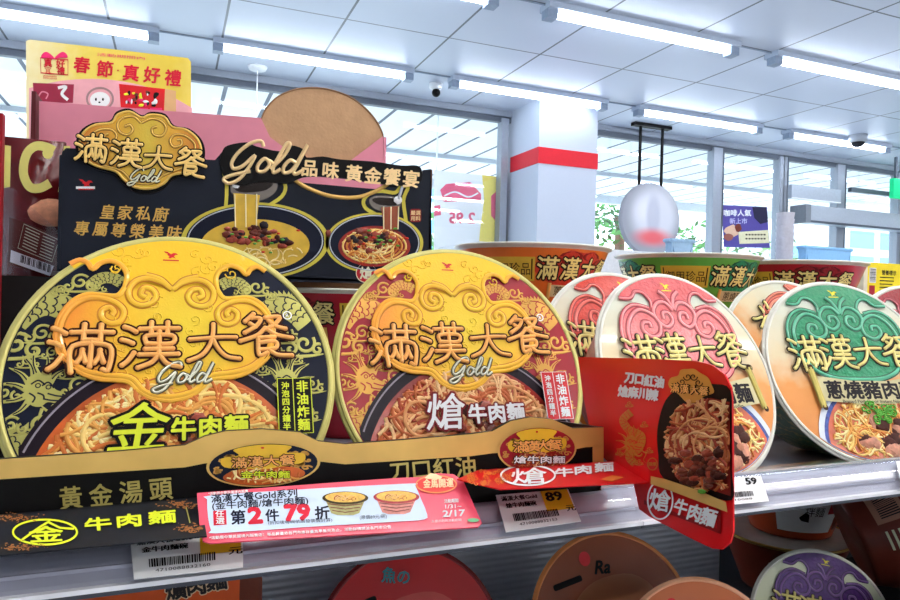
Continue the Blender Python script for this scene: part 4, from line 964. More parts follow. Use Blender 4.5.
SHD = mat('logo_outline', (60, 26, 14), .5); LGT = mat('logo_amber', (250, 178, 96), .3, coat=.6)
oval(263, 464, 57, 22, False); oval(536, 449, 39.5, 23, True)

# black flap lettered in yellow, and red flap lettered in white
def plane3(a, b, c_): n = (b-a).cross(c_-a).normalized(); return a, (n if n.z > 0 else -n)
def flap(name, label, px, Ytop, Yfront, base, paint):
    a = onY(px[0][0], px[0][1], Ytop); b = onY(px[1][0], px[1][1], Ytop); f = onY(px[3][0], px[3][1], Yfront)
    P, N = plane3(a, b, f); q = [onPl(x, y, P, N) for x, y in px]
    E = empty(name, label, 'shelf sign', loc=f); c = MB(); s_ = [q[k] for k in range(len(q))][::-1]
    c.slab(s_, .0006, base); c.build('card', E)
    A = Art(); paint(A); A.build('print', lambda u, v, h: onPl(u, -v, P, N)+N*(h+.0002), E); return E
def paint_black(A):
    A.ring(45, -533, 32, 12.5, 2.0, LIME, .0002, 0, 40)
    A.text('金', 46, -535, 17, LIME, .0004, .035, sx=2.1, rot=.05)
    A.stroke([(22, -541), (40, -528), (50, -522)], 2.2, LIME, .0003); A.stroke([(48, -523), (60, -529), (74, -530)], 2.2, LIME, .0003)
    for ch, x, y in (('牛', 98, 525), ('肉', 129, 521.5), ('麵', 162, 518)): A.text(ch, x, -y, 13.5, LIME, .0004, .05, sx=2.15, rot=.09)
    A.stroke([(186, -508), (190, -524)], 1.2, OLIVE, .0003)
    R = random.Random(2); BZ = mat('bronze_speckle', (170, 110, 60), .5)
    for cx, cy, rx, ry, n in ((12, 519, 22, 6, 90), (20, 549, 26, 6, 110), (182, 505, 18, 5, 80), (190, 530, 14, 6, 80)):
        for k in range(n):
            x, y = R.gauss(cx, rx*.5), R.gauss(cy, ry*.4)
            if 0 <= x < 203 and y < 553-.085*x: A.stroke([(x, -y), (x+R.uniform(-3, 3), -y+R.uniform(-1, 1))], .9, BZ, .0003)
flap('fold_out_flap', 'black fold-out flap with yellow-green lettering at the left front of the tray', [(-30, 517), (200, 497), (207, 536), (-30, 558)], .3292, .296, mat('flap_black', (34, 36, 42), .3, coat=.4), paint_black)
def paint_red(A):
    A.ring(528, -476, 27, 10, 1.8, WHITE, .0002, 0, 36); A.text('熗', 529, -476.5, 17, WHITE, .0003, .02, sx=2.2, rot=.05)
    for ch, x, y in (('牛', 564, 473), ('肉', 583, 470.5), ('麵', 604, 468)): A.text(ch, x, -y, 9.5, WHITE, .0004, .05, sx=2.1, rot=.07)
    R = random.Random(6); GG = mat('gold_scroll_red', (226, 120, 50), .5)
    for k in range(40):
        x, y = R.uniform(468, 512), R.uniform(472, 485); A.stroke(spiral(x, -y, R.uniform(1.5, 3), 1.1, R.random()*6, 1, 8), .8, GG, .0002)
    A.poly([(600, -480), (612, -476), (624, -478), (612, -482)], GG, .0002)
flap('fold_out_flap', 'red fold-out flap with white lettering in front of the tray beside the red card', [(478, 470), (613, 461), (655, 482), (500, 489), (457, 479)], .3292, .296, mat('flap_red', (214, 24, 30), .35, coat=.4), paint_red)

# promotional price card
def promo():
    px = [(197, 493), (300, 485), (395, 478), (420, 477), (437, 473), (453, 474), (463, 480), (482, 523), (478, 527), (210, 543), (203, 541), (200, 530)]
    a = onY(203, 541, .296); b = onY(480, 525, .296); t = onY(197, 493, .318)
    P, N = plane3(a, b, t); q = [onPl(x, y, P, N) for x, y in px]
    E = empty('promotion_card', 'pink and white promotion card reading 79 clipped over the price rail', 'promotion card', loc=a)
    c = MB(); c.slab(q[::-1], .0008, mat('promo_pink', (226, 74, 98), .4, coat=.3, noise=.02)); c.build('card', E)
    A = Art(); BL = mat('promo_pale_blue', (206, 222, 244), .4, noise=.01)
    inner = spline([(207, -500), (211, -496), (300, -490), (410, -484), (415, -486), (421, -500), (427, -515), (424, -520), (400, -522), (300, -528), (216, -534), (211, -531), (208, -518)], 2, True)
    A.poly(inner, BL, .0002); IK = mat('promo_ink', (30, 34, 54), .5); RD = mat('promo_red', (206, 22, 50), .5)
    A.text('滿漢大餐Gold系列', 254, -496.5, 9, IK, .0004, .025, width=86, rot=.07); A.text('(金牛肉麵/熗牛肉麵)', 260, -504.5, 8.5, IK, .0004, .02, width=96, rot=.06)
    A.poly([(213, -512), (226, -511), (226.5, -525.5), (213.5, -526.5)], RD, .0004); A.text('任', 219.5, -515, 7, WHITE, .0006, .02, sx=1.3); A.text('選', 220, -522, 7, WHITE, .0006, .02, sx=1.3)
    for t_, x, y, s_, m_, sx, bd in (('第', 238, 518, 15, IK, 1.05, .03), ('2', 255, 516, 22, RD, 1.35, .06), ('件', 272, 516, 13, IK, 1.1, .03), ('79', 297, 513, 22, RD, 1.2, .06), ('折', 322, 513.5, 14, IK, 1.1, .03)):
        A.text(t_, x, -y, s_, m_, .0004, bd, sx=sx, rot=.06)
    A.text('(折扣後每碗依原發票價計算)', 300, -522.5, 4, IK, .0004, .0, width=64, rot=.05); A.text('(原價89元/碗)', 373, -518, 4.5, IK, .0004, .0, width=27, rot=.05)
    A.text('*活動限中華民國境內販售店：每品數量依各門市庫存量為準售完為止，活動詳情請洽各門市公告', 300, -533.2, 3.4, WHITE, .0004, .02, width=182, rot=.062)
    A.text('*活動限中華民國境內販售', 228, -493.2+.0, 3, WHITE, .0004, .02, width=40, rot=.07)
    for cx, cy, bodyc, nm in ((345, 502, OLIVE, 'y'), (396, 501, mat('mini_pink', (214, 110, 110), .5), 'r')):
        A.poly([(cx-21, -cy+4), (cx+21, -cy+4), (cx+14, -cy-12), (cx+8, -cy-14), (cx-8, -cy-14), (cx-14, -cy-12)], mat('mini_cup_'+nm, (170, 164, 110) if nm == 'y' else (222, 150, 140), .5, noise=.2, nscale=400), .0004)
        A.poly(ell(cx, -cy+3, 23, 6.5, 30), mat('mini_rim', (70, 60, 40) if nm == 'y' else (190, 60, 60), .5) if nm == 'y' else CRIM, .0005); A.poly(ell(cx, -cy+3.6, 20, 5.2, 30), mat('mini_lid_gold', (226, 180, 90), .5, noise=.2, nscale=500), .0006)
        noodles(A, lambda x, y: ((x-cx)/14)**2+((y+cy-2.5)/3)**2 < 1, (cx-14, -cy-1, cx+14, -cy+6), 22, .9, NDR, .0007, .0001, 3, (4, 8), 1.4)
        for k in range(3): A.stroke([(cx-17+k*2, -cy-3-k*3.3), (cx, -cy-5-k*3.3), (cx+17-k*2, -cy-3-k*3.3)], .9, mat('mini_line', (120, 60, 50), .5), .0006)
    A.ring(436, -485, 20, 8.5, 1.2, mat('promo_orange', (244, 150, 90), .5), .0004); A.poly(ell(436, -485, 19, 7.8, 30), mat('promo_badge_red', (222, 60, 56), .5), .0003)
    A.text('金馬開運', 438, -484, 9.5, mat('promo_orange_pale', (252, 214, 170), .5), .0005, .03, width=30, rot=.04); A.poly([(424, -479), (430, -474), (436, -475), (442, -478), (440, -480), (428, -480)], mat('promo_orange_pale', (252, 214, 170), .5), .0005)
    A.text('活動期間', 451, -501.5, 4.2, WHITE, .0004, .02, width=14, rot=.05); A.text('1/31~', 453, -507, 5.5, WHITE, .0004, .02, width=16, rot=.05); A.text('2/17', 453.5, -514, 9, WHITE, .0004, .04, width=22, rot=.05)
    A.text('未標示則同活動期間', 446, -521.5, 3, WHITE, .0004, .0, width=30, rot=.05); A.poly(ell(473, -521, 6, 2, 16), mat('promo_green', (110, 176, 130), .5), .0004)
    A.build('print', lambda u, v, h: onPl(u, -v, P, N)+N*(h+.0002), E)
promo()

# ------------------------------------------------------------------ red hanging card, square to the shelf
def red_card():
    P0 = Vector((.235, .31, -.07)); d = Vector((sin(radians(10)), cos(radians(10)), 0)); N = Vector((-d.y, d.x, 0))
    px = [(578, 357), (640, 358.5), (696, 361), (712, 365), (724, 374), (731, 388), (732, 400), (732.5, 470), (733, 532), (730, 543), (722, 549.5), (712, 548.5), (690, 538), (650, 517), (639, 509), (634, 486), (632, 472), (612, 466), (598, 452), (589, 425), (583, 395)]
    q = [onPl(x, y, P0, N) for x, y in px]; E = empty('hanging_card', 'large red card with noodle photo standing out from the price rail', 'shelf sign', loc=onPl(640, 510, P0, N))
    c = MB(); s_ = q if ((q[5]-q[0]).cross(q[10]-q[0])).dot(N) > 0 else q[::-1]
    c.slab(s_, .0008, mat('card_red', (222, 16, 24), .35, noise=.02, coat=.4)); c.build('card', E)
    mp = lambda u, v, h: onPl(u, -v, P0, N)+N*(h+.0002)
    A = Art()
    gb = [(655, 476), (670, 479), (700, 489), (731, 502), (732.5, 512), (700, 500), (668, 488), (655, 484)]
    bowl = [p for p in spline([(664, 478), (659, 455), (658, 430), (664, 405), (674, 392), (690, 385), (712, 384), (731, 390), (732.2, 430), (732.5, 470), (732.7, 500), (700, 492)], 4, True)]
    A.poly([(x, -y) for x, y in bowl], mat('bowl_black', (26, 18, 18), .3, coat=.5), .0002)
    food = lambda x, y: ((x-716)/50)**2+((y+442)/50)**2 < 1 and x < 731 and y < -398 and y > -(480+(x-664)*.27)
    A.poly([(x, -y) for x, y in [(676, 476), (670, 455), (670, 430), (676, 412), (690, 401), (712, 398), (731, 402), (732, 496), (700, 486)]], BROTHR, .0004)
    noodles(A, food, (666, -498, 731, -398), 130, 3.0, NDR, .0005, .0005, 44, (6, 16), 4.0, .0012)
    Rm = random.Random(8)
    for k in range(34):
        x, y = Rm.uniform(678, 726), -Rm.uniform(452, 486)
        if food(x, y) and food(x+5, y): A.dome(x, y, Rm.uniform(5, 8), Rm.uniform(4, 7), Rm.choice(MEAT), .0016, .0016, .2, 9, Rm)
    A.dome(708, -491, 4, 2.5, SCAL, .003, .0004, .3, 7)
    A.build('noodle_photo', mp, E)
    A = Art(); A.poly([(x, -y) for x, y in gb], GOLD, .0022)
    for t_, x0, y0, dx, s_ in (('刀口紅油', 645, 380, 10, 12), ('熗麻川辣', 639, 393, 10, 12)):
        for k, ch in enumerate(t_): A.text(ch, x0+(k-1.5)*dx, -(y0+(k-1.5)*1.3), s_, WHITE, .0004, .05, rot=-.1, sx=.85)
    cx, cy = 692, 387; A.poly([(cx+x*19.5, -cy+y*19) for x, y in spline([(-1.1, 0), (-1.05, .45), (-.65, .6), (-.5, .9), (-.1, .95), (.2, .95), (.5, .75), (.9, .5), (1.1, .1), (1.2, -.3), (.7, -.5), (.3, -.8), (-.2, -.8), (-.6, -.4)], 4, True)], mat('card_emblem_gold', (214, 150, 66), .3, .3), .0006)
    for f, a, b_ in ((-1, -.5, .3), (1, .5, .25), (-1, -.15, .6), (1, .2, .6)): A.stroke([(cx+x*17, -cy+y*17) for x, y in spiral(a, b_, .25, 1.2, pi if f < 0 else 0, -f, 12)], 1, DKB, .0008)
    for k, ch in enumerate('滿漢大餐'): A.text(ch, 677.5+k*9.8, -(388+k*1.0), 9.5, DKB, .0009, .07); A.text(ch, 677.5+k*9.8, -(388+k*1.0), 9.5, LGT, .0014, .02)
    # dragon in bronze on red
    BZ = mat('bronze_dragon', (206, 128, 52), .4, .2); CR = mat('card_red', (222, 16, 24), .35)
    scaled_band(A, [(632, -412), (624, -420), (630, -430), (642, -436), (640, -448), (630, -456), (636, -464)], 8, BZ, CR, .0003, .0001)
    dragon_head(A, 632, -443, 8.5, BZ, CR, .0005); 
    for x, y in ((630, 404), (645, 424), (620, 452), (640, 462), (650, 450)): curl_cloud(A, x, -y, 2.4, BZ, .0003, 1, .0001)
    A.ring(653.5, -464, 4.8, 6, .8, BZ, .0004, 0, 20); A.text('精燉', 653.5, -464, 4, BZ, .0005, .03)
    # lower name panel
    DR = mat('card_dark_red', (150, 10, 16), .4)
    A.poly([(645, -500), (722, -530), (722, -534), (645, -504)], DR, .0004); A.poly([(718, -505), (722, -506), (722, -534), (718, -532)], DR, .0004)
    A.ring(662, -500, 12.5, 19, 1.6, WHITE, .0008, 0, 36); A.text('熗', 662, -500, 23, WHITE, .001, .018, sx=.95, rot=-.15)
    for ch, x, y, s_ in (('牛', 683, 507, 17), ('肉', 697, 512.5, 18), ('麵', 711, 517, 19)): A.text(ch, x, -y, s_, WHITE, .001, .03, sx=.85, rot=-.28)
    A.build('card_print', mp, E)
red_card()

# ================================================================== DISPLAY BOARD
BY = .60; bmap = pxmap((0, BY, 0), (0, -1, 0))
E = empty('display_box', 'black cardboard display box with gold emblem and two bowls of noodles', 'display box', loc=onY(250, 283, BY))
outl = [(62, 152), (66, 148), (110, 150), (180, 158), (215, 160), (222, 152), (290, 176), (307, 187), (330, 195), (355, 196), (378, 189), (388, 183), (410, 182), (421, 180), (423, 170), (431, 169), (432, 284), (300, 282), (180, 279), (60, 276)]
BB = mat('board_black', (30, 34, 44), .35, coat=.25, noise=.15, nscale=20)
c = MB(); c.slab([onY(x, y, BY) for x, y in outl][::-1], .002, BB); c.build('front_panel', E)
c = MB(); a, b = onY(431.5, 169.5, BY), onY(431.5, 284, BY); c.box(a.x-.001, a.x+.001, BY, BY+.10, b.z, a.z, mat('board_edge_brown', (96, 72, 60), .6)); a2 = onY(61, 155, BY); c.box(a2.x-.001, a2.x+.001, BY, BY+.10, b.z, a2.z, BB); c.box(a2.x, a.x, BY+.098, BY+.10, b.z, b.z+.10, BB); c.box(a2.x, a.x, BY, BY+.10, b.z, b.z+.002, BB); c.build('side_panels', E)
# emblem cloud on the board
EX, EYc = 141, 148
def bp(pts): return [(x, -y) for x, y in pts]
cloudpx = [(80, 148), (84, 134), (96, 126), (112, 124), (118, 116), (130, 113), (142, 119), (150, 116), (164, 118), (172, 128), (186, 131), (197, 140), (201, 152), (198, 164), (188, 172), (172, 176), (164, 184), (152, 189), (136, 188), (124, 180), (116, 172), (98, 167), (86, 160)]
A = Art(); C0 = spline(cloudpx, 4, True); cxm = sum(p[0] for p in C0)/len(C0); cym = sum(p[1] for p in C0)/len(C0)
big = [(cxm+(x-cxm)*1.07, cym+(y-cym)*1.11) for x, y in C0]
A.poly(bp(big), BLACK, .002); A.edge(bp(big), BLACK, 0, .002)
EB = onY(250, 283, BY)
BG = gmat('board_cloud_gold', [(0, (224, 134, 50)), (.3, (232, 178, 56)), (.55, (228, 196, 70)), (.8, (232, 170, 60)), (1, (222, 132, 56))], rough=.33, coat=.4, bump=.1, axis='X', lo=onY(80, 148, BY).x-EB.x, hi=onY(201, 148, BY).x-EB.x)
EMG = mat('board_emboss_gold', (238, 196, 96), .3, .2, coat=.4); DNG = mat('board_emboss_shade', (150, 90, 30), .5)
A.poly(bp(C0), BG, .004); A.stroke(bp(C0), 2.6, EMG, .004, .0012, True)
for s_ in ([(88, 150), (90, 138), (100, 131), (112, 131), (117, 137), (113, 143), (106, 142), (105, 137), (109, 135)], [(141, 124), (134, 118), (124, 119), (118, 125), (120, 133), (128, 136), (133, 131), (130, 126), (125, 128)], [(142, 124), (152, 120), (162, 123), (166, 130), (162, 137), (154, 136), (152, 130), (157, 128)], [(195, 152), (194, 144), (185, 137), (175, 136), (170, 142), (174, 148), (181, 146), (181, 141), (177, 141)], [(90, 158), (104, 166), (122, 172), (134, 183), (152, 184), (162, 177), (176, 171), (192, 166)]):
    P = spline(s_, 5); A.stroke(bp(P), 2.8, DNG, .0043); A.stroke(bp(P), 1.8, EMG, .0044, .0009)
o_em = A.build('cloud_emblem', bmap, E)
A = Art()
for ch, x, y, w in (('滿', 92, 149, 33), ('漢', 127, 154, 32), ('大', 158, 160, 30), ('餐', 190, 163, 32)):
    brush(A, ch, x, -y, w*.88, w*.78, mat('board_logo_cream', (246, 206, 120), .3, coat=.5), BLACK, .0054, .0006, .115, -.1, 1.9)
script_gold(A, 145, -179, 34, CREAM, .0052, .0006, .07, DKB, -.08); A.build('logo_lettering', bmap, E)
# header labels: Gold script and four-character line on black plates
A = Art(); plate = spline([(222, 152), (228, 146), (246, 143), (256, 147), (280, 152), (290, 146), (303, 150), (306, 158), (322, 157), (340, 160), (372, 162), (400, 166), (416, 166), (421, 172), (418, 184), (400, 186), (370, 183), (345, 179), (318, 177), (302, 178), (286, 184), (262, 182), (240, 186), (226, 180), (220, 166)], 3, True)
A.poly(bp(plate), BLACK, .003); A.edge(bp(plate), BLACK, 0, .003)
GG2 = mat('label_gold', (240, 206, 150), .3, .3)
script_gold(A, 266, -165, 84, GG2, .0034, .0012, .07, None, -.06)
for ch, x, y in (('品', 309, 169), ('味', 330, 171), ('黃', 353, 174), ('金', 372, 176), ('饗', 391, 177.5), ('宴', 410, 179.5)): A.text(ch, x, -y, 17.5, GG2, .0034, .03, rot=-.08)
A.build('header_plate', bmap, E)
A = Art()
for t_, x0, y0, dx in (('皇家私廚', 134, 213, 18), ('專屬尊榮美味', 128, 230.5, 18.5)):
    for k, ch in enumerate(t_): A.text(ch, x0+dx*(k-(len(t_)-1)/2), -(y0+.05*dx*(k-(len(t_)-1)/2)), 15.5, mat('board_text_gold', (214, 170, 84), .4, .2), .0003, .018, shear=.15, rot=-.05)
bird_logo(A, 86, -183, 7, RED, .0004); A.rect(76, -189, 95, -186.5, WHITE, .0004)
A.build('slogan_lettering', bmap, E); A = Art()
A.poly(rrect(410, -222, 421, -209, 2), DKRED, .0003); A.text('嚴選', 415.5, -213, 5, GG2, .0005, .02); A.text('用料', 415.5, -218.5, 5, GG2, .0005, .02)
A.build('small_red_seal', bmap, E); A = Art()
A.disc(366, -273, 10, 9.5, mat('seal_red', (190, 30, 44), .4), .0006, 30); A.ring(366, -273, 10, 9.5, .8, CREAM, .0007); A.text('熗', 366, -273, 13, CREAM, .0008, .03)
A.build('round_red_seal', bmap, E); A = Art()
A.stroke(bp(spline([(288, 172), (296, 181), (310, 189), (330, 196), (355, 197.5), (374, 192), (388, 184)], 6)), 4, mat('opening_gold', (196, 156, 84), .35, .3), .0004, .001)
A.build('opening_edge', bmap, E)
OL2 = mat('plate_outline_olive', (206, 192, 70), .4)
def plate_pic(cx, cy, rx, ry, broth, nset, red, seed, ladle):
    A = Art(); tilt = -.04
    def X(x, y): return (cx+x*rx, -cy+y*ry)
    # olive contour round plate and ladle
    A.poly([X(x*1.09, y*1.10) for x, y in ell(0, 0, 1, 1, 60)], OL2, .0005)
    lx, ly, s = ladle
    lob = [(lx+x*s, -ly+y*s) for x, y in spline([(-1.15, .2), (-1.35, 1.1), (-.9, 1.15), (-.6, .75), (.2, .85), (1.0, .75), (1.5, .25), (1.35, -.3), (.6, -.85), (.2, -1.6), (-1.1, -1.6)] if not red else [(1.15, .2), (1.45, 1.1), (1.0, 1.15), (.6, .75), (-.2, .85), (-1.0, .75), (-1.5, .25), (-1.35, -.3), (-.5, -.85), (.1, -1.8), (1.3, -1.8)], 4, True)]
    A.stroke(lob, 3.6, OL2, .0006, 0, True)
    A.poly([X(*p) for p in ell(0, 0, 1.02, 1.03, 60)], NAVY, .0007); A.ring(cx, -cy, rx*.99, ry*.99, 1.2, mat('plate_glint', (190, 196, 206), .3), .0008, .0004, 60)
    b_ = (.74, .66, .05, -.12); bx_, by_ = X(b_[2]*0, b_[3])
    A.poly(ell(bx_, by_, rx*.80, ry*.74, 50), broth, .0010)
    ins = lambda x, y: ((x-bx_)/rx/.74)**2+((y-by_)/ry/.66)**2 < 1
    if red:
        for k in range(7): A.stroke(ell(bx_, by_+k*.2, rx*(.70-.09*k), ry*(.60-.08*k), 40), 2.0, nset[k % 3], .0012, .0007, True)
        noodles(A, ins, (bx_-rx, by_-ry, bx_+rx, by_+ry), 60, 1.6, nset, .0012, .0007, seed, (6, 14), 3)
    else:
        noodles(A, lambda x, y: ins(x, y) and y < by_-ry*.05, (bx_-rx, by_-ry, bx_+rx, by_), 26, 1.6, [ND[0], ND[3]], .0011, .0003, seed, (6, 14), 3)
    R = random.Random(seed+1)
    for k in range(40):
        x, y = bx_+R.gauss(-.05, .26)*rx, by_+R.gauss(.28, .16)*ry
        A.dome(x, y, R.uniform(3, 5.5), R.uniform(2, 4), R.choice(MEAT+[mat('mushroom_dark', (38, 34, 40), .3, coat=.5)]), .0018, .0012, .2, 8, R)
    for k in range(14): A.dome(bx_+R.gauss(.1, .3)*rx, by_+R.gauss(.25, .2)*ry, 2.2, 1.2, R.choice([SCAL, SCAL, CHILI]), .0028, .0006, .2, 6, R)
    # poured soup and ladle bowl
    SIL = mat('ladle_silver', (120, 112, 104), .2, .6); pour = BROTHY if not red else mat('pour_red', (150, 70, 34), .3, coat=.5)
    f = 1 if not red else -1
    A.poly([(lx+x*s*f, -ly+y*s) for x, y in spline([(-.95, .35), (-.4, .5), (.5, .55), (1.1, .35), (1.05, -.1), (.5, -.45), (-.3, -.5), (-.9, -.2)], 4, True)], SIL, .0012)
    A.poly([(lx+x*s*f, -ly+y*s) for x, y in spline([(-.8, .3), (.4, .42), (.95, .28), (.5, -.05), (-.6, -.1)], 4, True)], mat('ladle_inner', (44, 38, 36), .2, .4), .0014)
    A.poly([(lx+x*s*f, -ly+y*s) for x, y in [(-.85, -.15), (.35, -.25), (.15, -1.75), (-.75, -1.75)]], pour, .0016)
    for e in (-.8, -.3, .2): A.stroke([(lx+(e)*s*f, -ly-.2*s), (lx+(e*.95)*s*f, -ly-1.7*s)], 1.2, mat('pour_glint', (250, 238, 190), .2), .0018, .0004)
    A.stroke([(lx-.8*s*f, -ly+.3*s), (lx-1.05*s*f, -ly+1.15*s)], 3, mat('ladle_handle', (196, 200, 208), .2, .5), .0018, .0006); A.dome(lx-.75*s*f, -ly+.25*s, 4, 4, WHITE, .0016, .0006)
    A.build('noodle_dish_picture', bmap, E)
plate_pic(255, 241, 68, 35, BROTHY, ND, False, 3, (252, 190, 22)); plate_pic(374, 243, 45, 27.5, BROTHR, ND, True, 5, (386, 204, 15))

# ------------------------------------------------------------------ pink box and kraft flap behind the board
PY = .76; pm = lambda pts: [onY(x, y, PY) for x, y in pts]
E = empty('pink_box', 'tall pink cardboard box with a round kraft flap behind the black display', 'cardboard box', loc=onY(200, 260, PY))
c = MB(); c.slab(pm([(39, 101), (261, 118), (270, 137), (290, 152), (320, 162), (350, 161), (383, 136), (384, 260), (39, 262)])[::-1], .003, PINK)
c.build('front_panel', E)
c = MB(); p0, p1 = onY(38, 101, PY), onY(38, 262, PY); c.box(p0.x-.0035, p0.x, PY-.012, PY+.060, p1.z, p0.z+.006, mat('box_edge_maroon', (84, 26, 30), .6)); p2 = onY(384, 137, PY); c.box(p2.x, p2.x+.003, PY, PY+.060, p1.z, p2.z, PINK); c.box(p0.x, p2.x, PY, PY+.06, p1.z-.003, p1.z, PINK); c.build('side_panels', E)
KR = mat('kraft_card', (184, 146, 110), .85, noise=.06, nscale=90, bump=.2, bscale=300)
lens = [(261, 120), (266, 109), (276, 98), (290, 91), (305, 88), (320, 88), (335, 91), (350, 97), (364, 107), (375, 119), (382, 132), (383, 139), (372, 149), (350, 163), (320, 165), (290, 155), (271, 139)]
fy = [onY(x, y, PY+.006) for x, y in lens]
c = MB(); c.slab(fy[::-1], .003, KR); c.build('round_flap', E)
A = Art(); A.stroke(bp(spline(lens[:12], 4)), 1.6, mat('kraft_edge', (140, 104, 74), .9), 0, .0006)
A.build('flap_crease', pxmap((0, PY+.0055, 0), (0, -1, 0)), E)
# pink box stands on a carton
c = MB(); c.box(p0.x, p2.x, PY+.01, PY+.06, SZ, p1.z-.004, mat('plain_carton', (150, 116, 84), .8)); tag(c.build('carton'), 'plain brown carton hidden behind the bowls under the pink box', 'box')

# ------------------------------------------------------------------ yellow New Year poster on a card stand
QY = 1.02; q = [onY(x, y, QY) for x, y in ((26, 41), (30, 39.5), (188, 58), (191, 62), (193, 300), (29, 300))]
q[4].z = q[5].z = SZ+.001
E = empty('poster_stand', 'yellow and pink gift poster standing behind the pink box at upper left', 'poster', loc=q[5])
qm = pxmap((0, QY, 0), (0, -1, 0))
YG = gmat('poster_yellow_foil', [(0, (248, 240, 196)), (.3, (236, 214, 96)), (.7, (222, 196, 70)), (1, (240, 222, 120))], 'X', -.02, .24, .35, .4)
c = MB(); c.slab(q[::-1], .003, YG); c.build('board', E)
A = Art(); A.poly(bp([(29, 88)]+spline([(30, 88), (60, 81), (100, 79), (140, 85), (170, 96), (192, 108)], 5)[0:]+[(192.5, 180), (29, 180)]), mat('poster_pink', (232, 168, 176), .5), .0003)
CR2 = mat('poster_crimson', (206, 24, 50), .5); HP = mat('poster_hot_pink', (232, 40, 110), .5)
for ch, x, y in (('春', 82, 65), ('節', 105, 69), ('真', 131, 73), ('好', 152, 75), ('禮', 173, 78)): A.text(ch, x, -y, 17, CR2, .0006, .03, rot=-.09)
A.disc(118, -70.5, .8, .8, CR2, .0006, 8)
A.stroke([(40.5, -58), (68, -60), (68, -75), (41, -73)], 1.2, CR2, .0006, 0, True); A.text('真', 48, -63, 9, CR2, .0006, .03); A.text('好', 60.5, -64, 9, CR2, .0006, .03); A.text('禮', 61, -71, 8, CR2, .0006, .03); A.text('宜', 48, -70, 7, CR2, .0006, .0)
for sx_ in (-1, 1): A.poly([(54.5+sx_*x, -57+y) for x, y in spline([(0, -2), (3, 2), (8, 5), (12, 3), (13, -1), (6, -1)], 3, True)], HP, .0008)
A.text('活動期間內', 121, -56.5, 3.4, HP, .0006, 0, width=48, rot=-.09)
for k in range(2): A.text('春節限定禮盒預購', 50, -(76.5+k*2), 1.7, CR2, .0006, 0, rot=-.06)
A.poly(bp([(33, 83), (74, 84.5), (73, 103), (34, 103)]), mat('poster_plum', (150, 40, 66), .5), .0006); A.stroke(bp(spline([(38, 98), (42, 92), (48, 94), (46, 99)], 5)), 1.4, PINK, .0008); A.stroke(bp(spline([(58, 88), (66, 87), (62, 94), (68, 100)], 5)), 3, WHITE, .0008)
A.ring(100, -99, 13, 11, 2, mat('poster_grey', (160, 130, 130), .5), .0006, 0, 30); A.disc(100, -100, 10, 8, WHITE, .0007, 24)
for x in (96, 103): A.disc(x, -99.5, 1, 1.6, BLACK, .0009, 8)
A.disc(99.5, -102.5, 1.2, .8, BLACK, .0009, 8)
A.poly(bp([(119, 84), (165, 89), (164, 112), (121, 110)]), RED, .0006); A.poly(bp([(165, 89), (176, 91), (176, 112), (164, 112)]), mat('poster_tan', (214, 170, 120), .5), .0006)
Rr = random.Random(4)
for k in range(26): A.dome(Rr.uniform(126, 158), -Rr.uniform(92, 106), Rr.uniform(1, 3), Rr.uniform(1, 3), Rr.choice([LIME, WHITE, MEAT[0], HP, BLACK]), .0008+k*.00001, .0003, .2, 8, Rr)
for k in range(3): A.rect(122+k*14, -112, 134+k*14, -108, HP, .0009)
A.build('print', qm, E)
c = MB(); c.slab([q[5]+Vector((.04, .003, 0)), q[5]+Vector((.05, .003, .2)), q[5]+Vector((.05, .09, 0))], .003, KR); c.build('easel_foot', E)

# ------------------------------------------------------------------ things at the left edge
GY = .70; E = empty('snack_bag', 'dark maroon snack bag with large yellow letters at the left edge', 'bag', loc=onY(30, 300, GY))
a, b = onY(4, 138, GY), onY(66, 138, GY); n = 12; v = []; f = []; z1 = onY(30, 139, GY).z; z0 = SZ+.002
for j in range(n+1):
    for i in range(n+1):
        s_, t = i/n, j/n; bul = .022*sin(pi*min(1, max(0, s_)))*sin(pi*t)**.5 if 0 < t < 1 else 0; v.append((a.x+(b.x-a.x)*s_, GY-bul-.001, z0+(z1-z0)*t))
for j in range(n):
    for i in range(n): k = j*(n+1)+i; f.append((k, k+1, k+n+2, k+n+1))
K = len(v); v += [(x, 2*GY-y+.002, z) for x, y, z in v]; f += [tuple(K+i for i in q_[::-1]) for q_ in f]
BGm = mat('bag_maroon', (92, 18, 22), .25, coat=.7); mk('pouch', v, f, BGm, None, E, True)
gm = pxmap((0, GY-.024, 0), (0, -1, 0)); A = Art(); YT = mat('bag_yellow', (226, 214, 120), .4)
A.poly(bp([(4, 145), (11, 146), (10, 187), (4, 188)]), YT, 0); 
A.stroke(bp(spline([(54, 151), (46, 147), (36, 146), (28, 152), (24, 163), (24, 176), (30, 187), (40, 188), (50, 183)], 5)), 9, YT, 0); A.disc(48, -153, 5.5, 6, YT, .0002, 14); A.poly(bp([(58, 192), (64, 146), (70, 146), (76, 192), (68, 192), (66, 182), (64, 192)]), YT, 0)
A.dome(52, -213, 24, 14, mat('bag_food_tan', (216, 150, 116), .4, noise=.2, nscale=200), .0002, .002, .04, 20); A.dome(14, -292, 14, 8, mat('bag_food_red', (150, 40, 36), .4), .0002, .002, .05, 16)
A.build('print', gm, E)
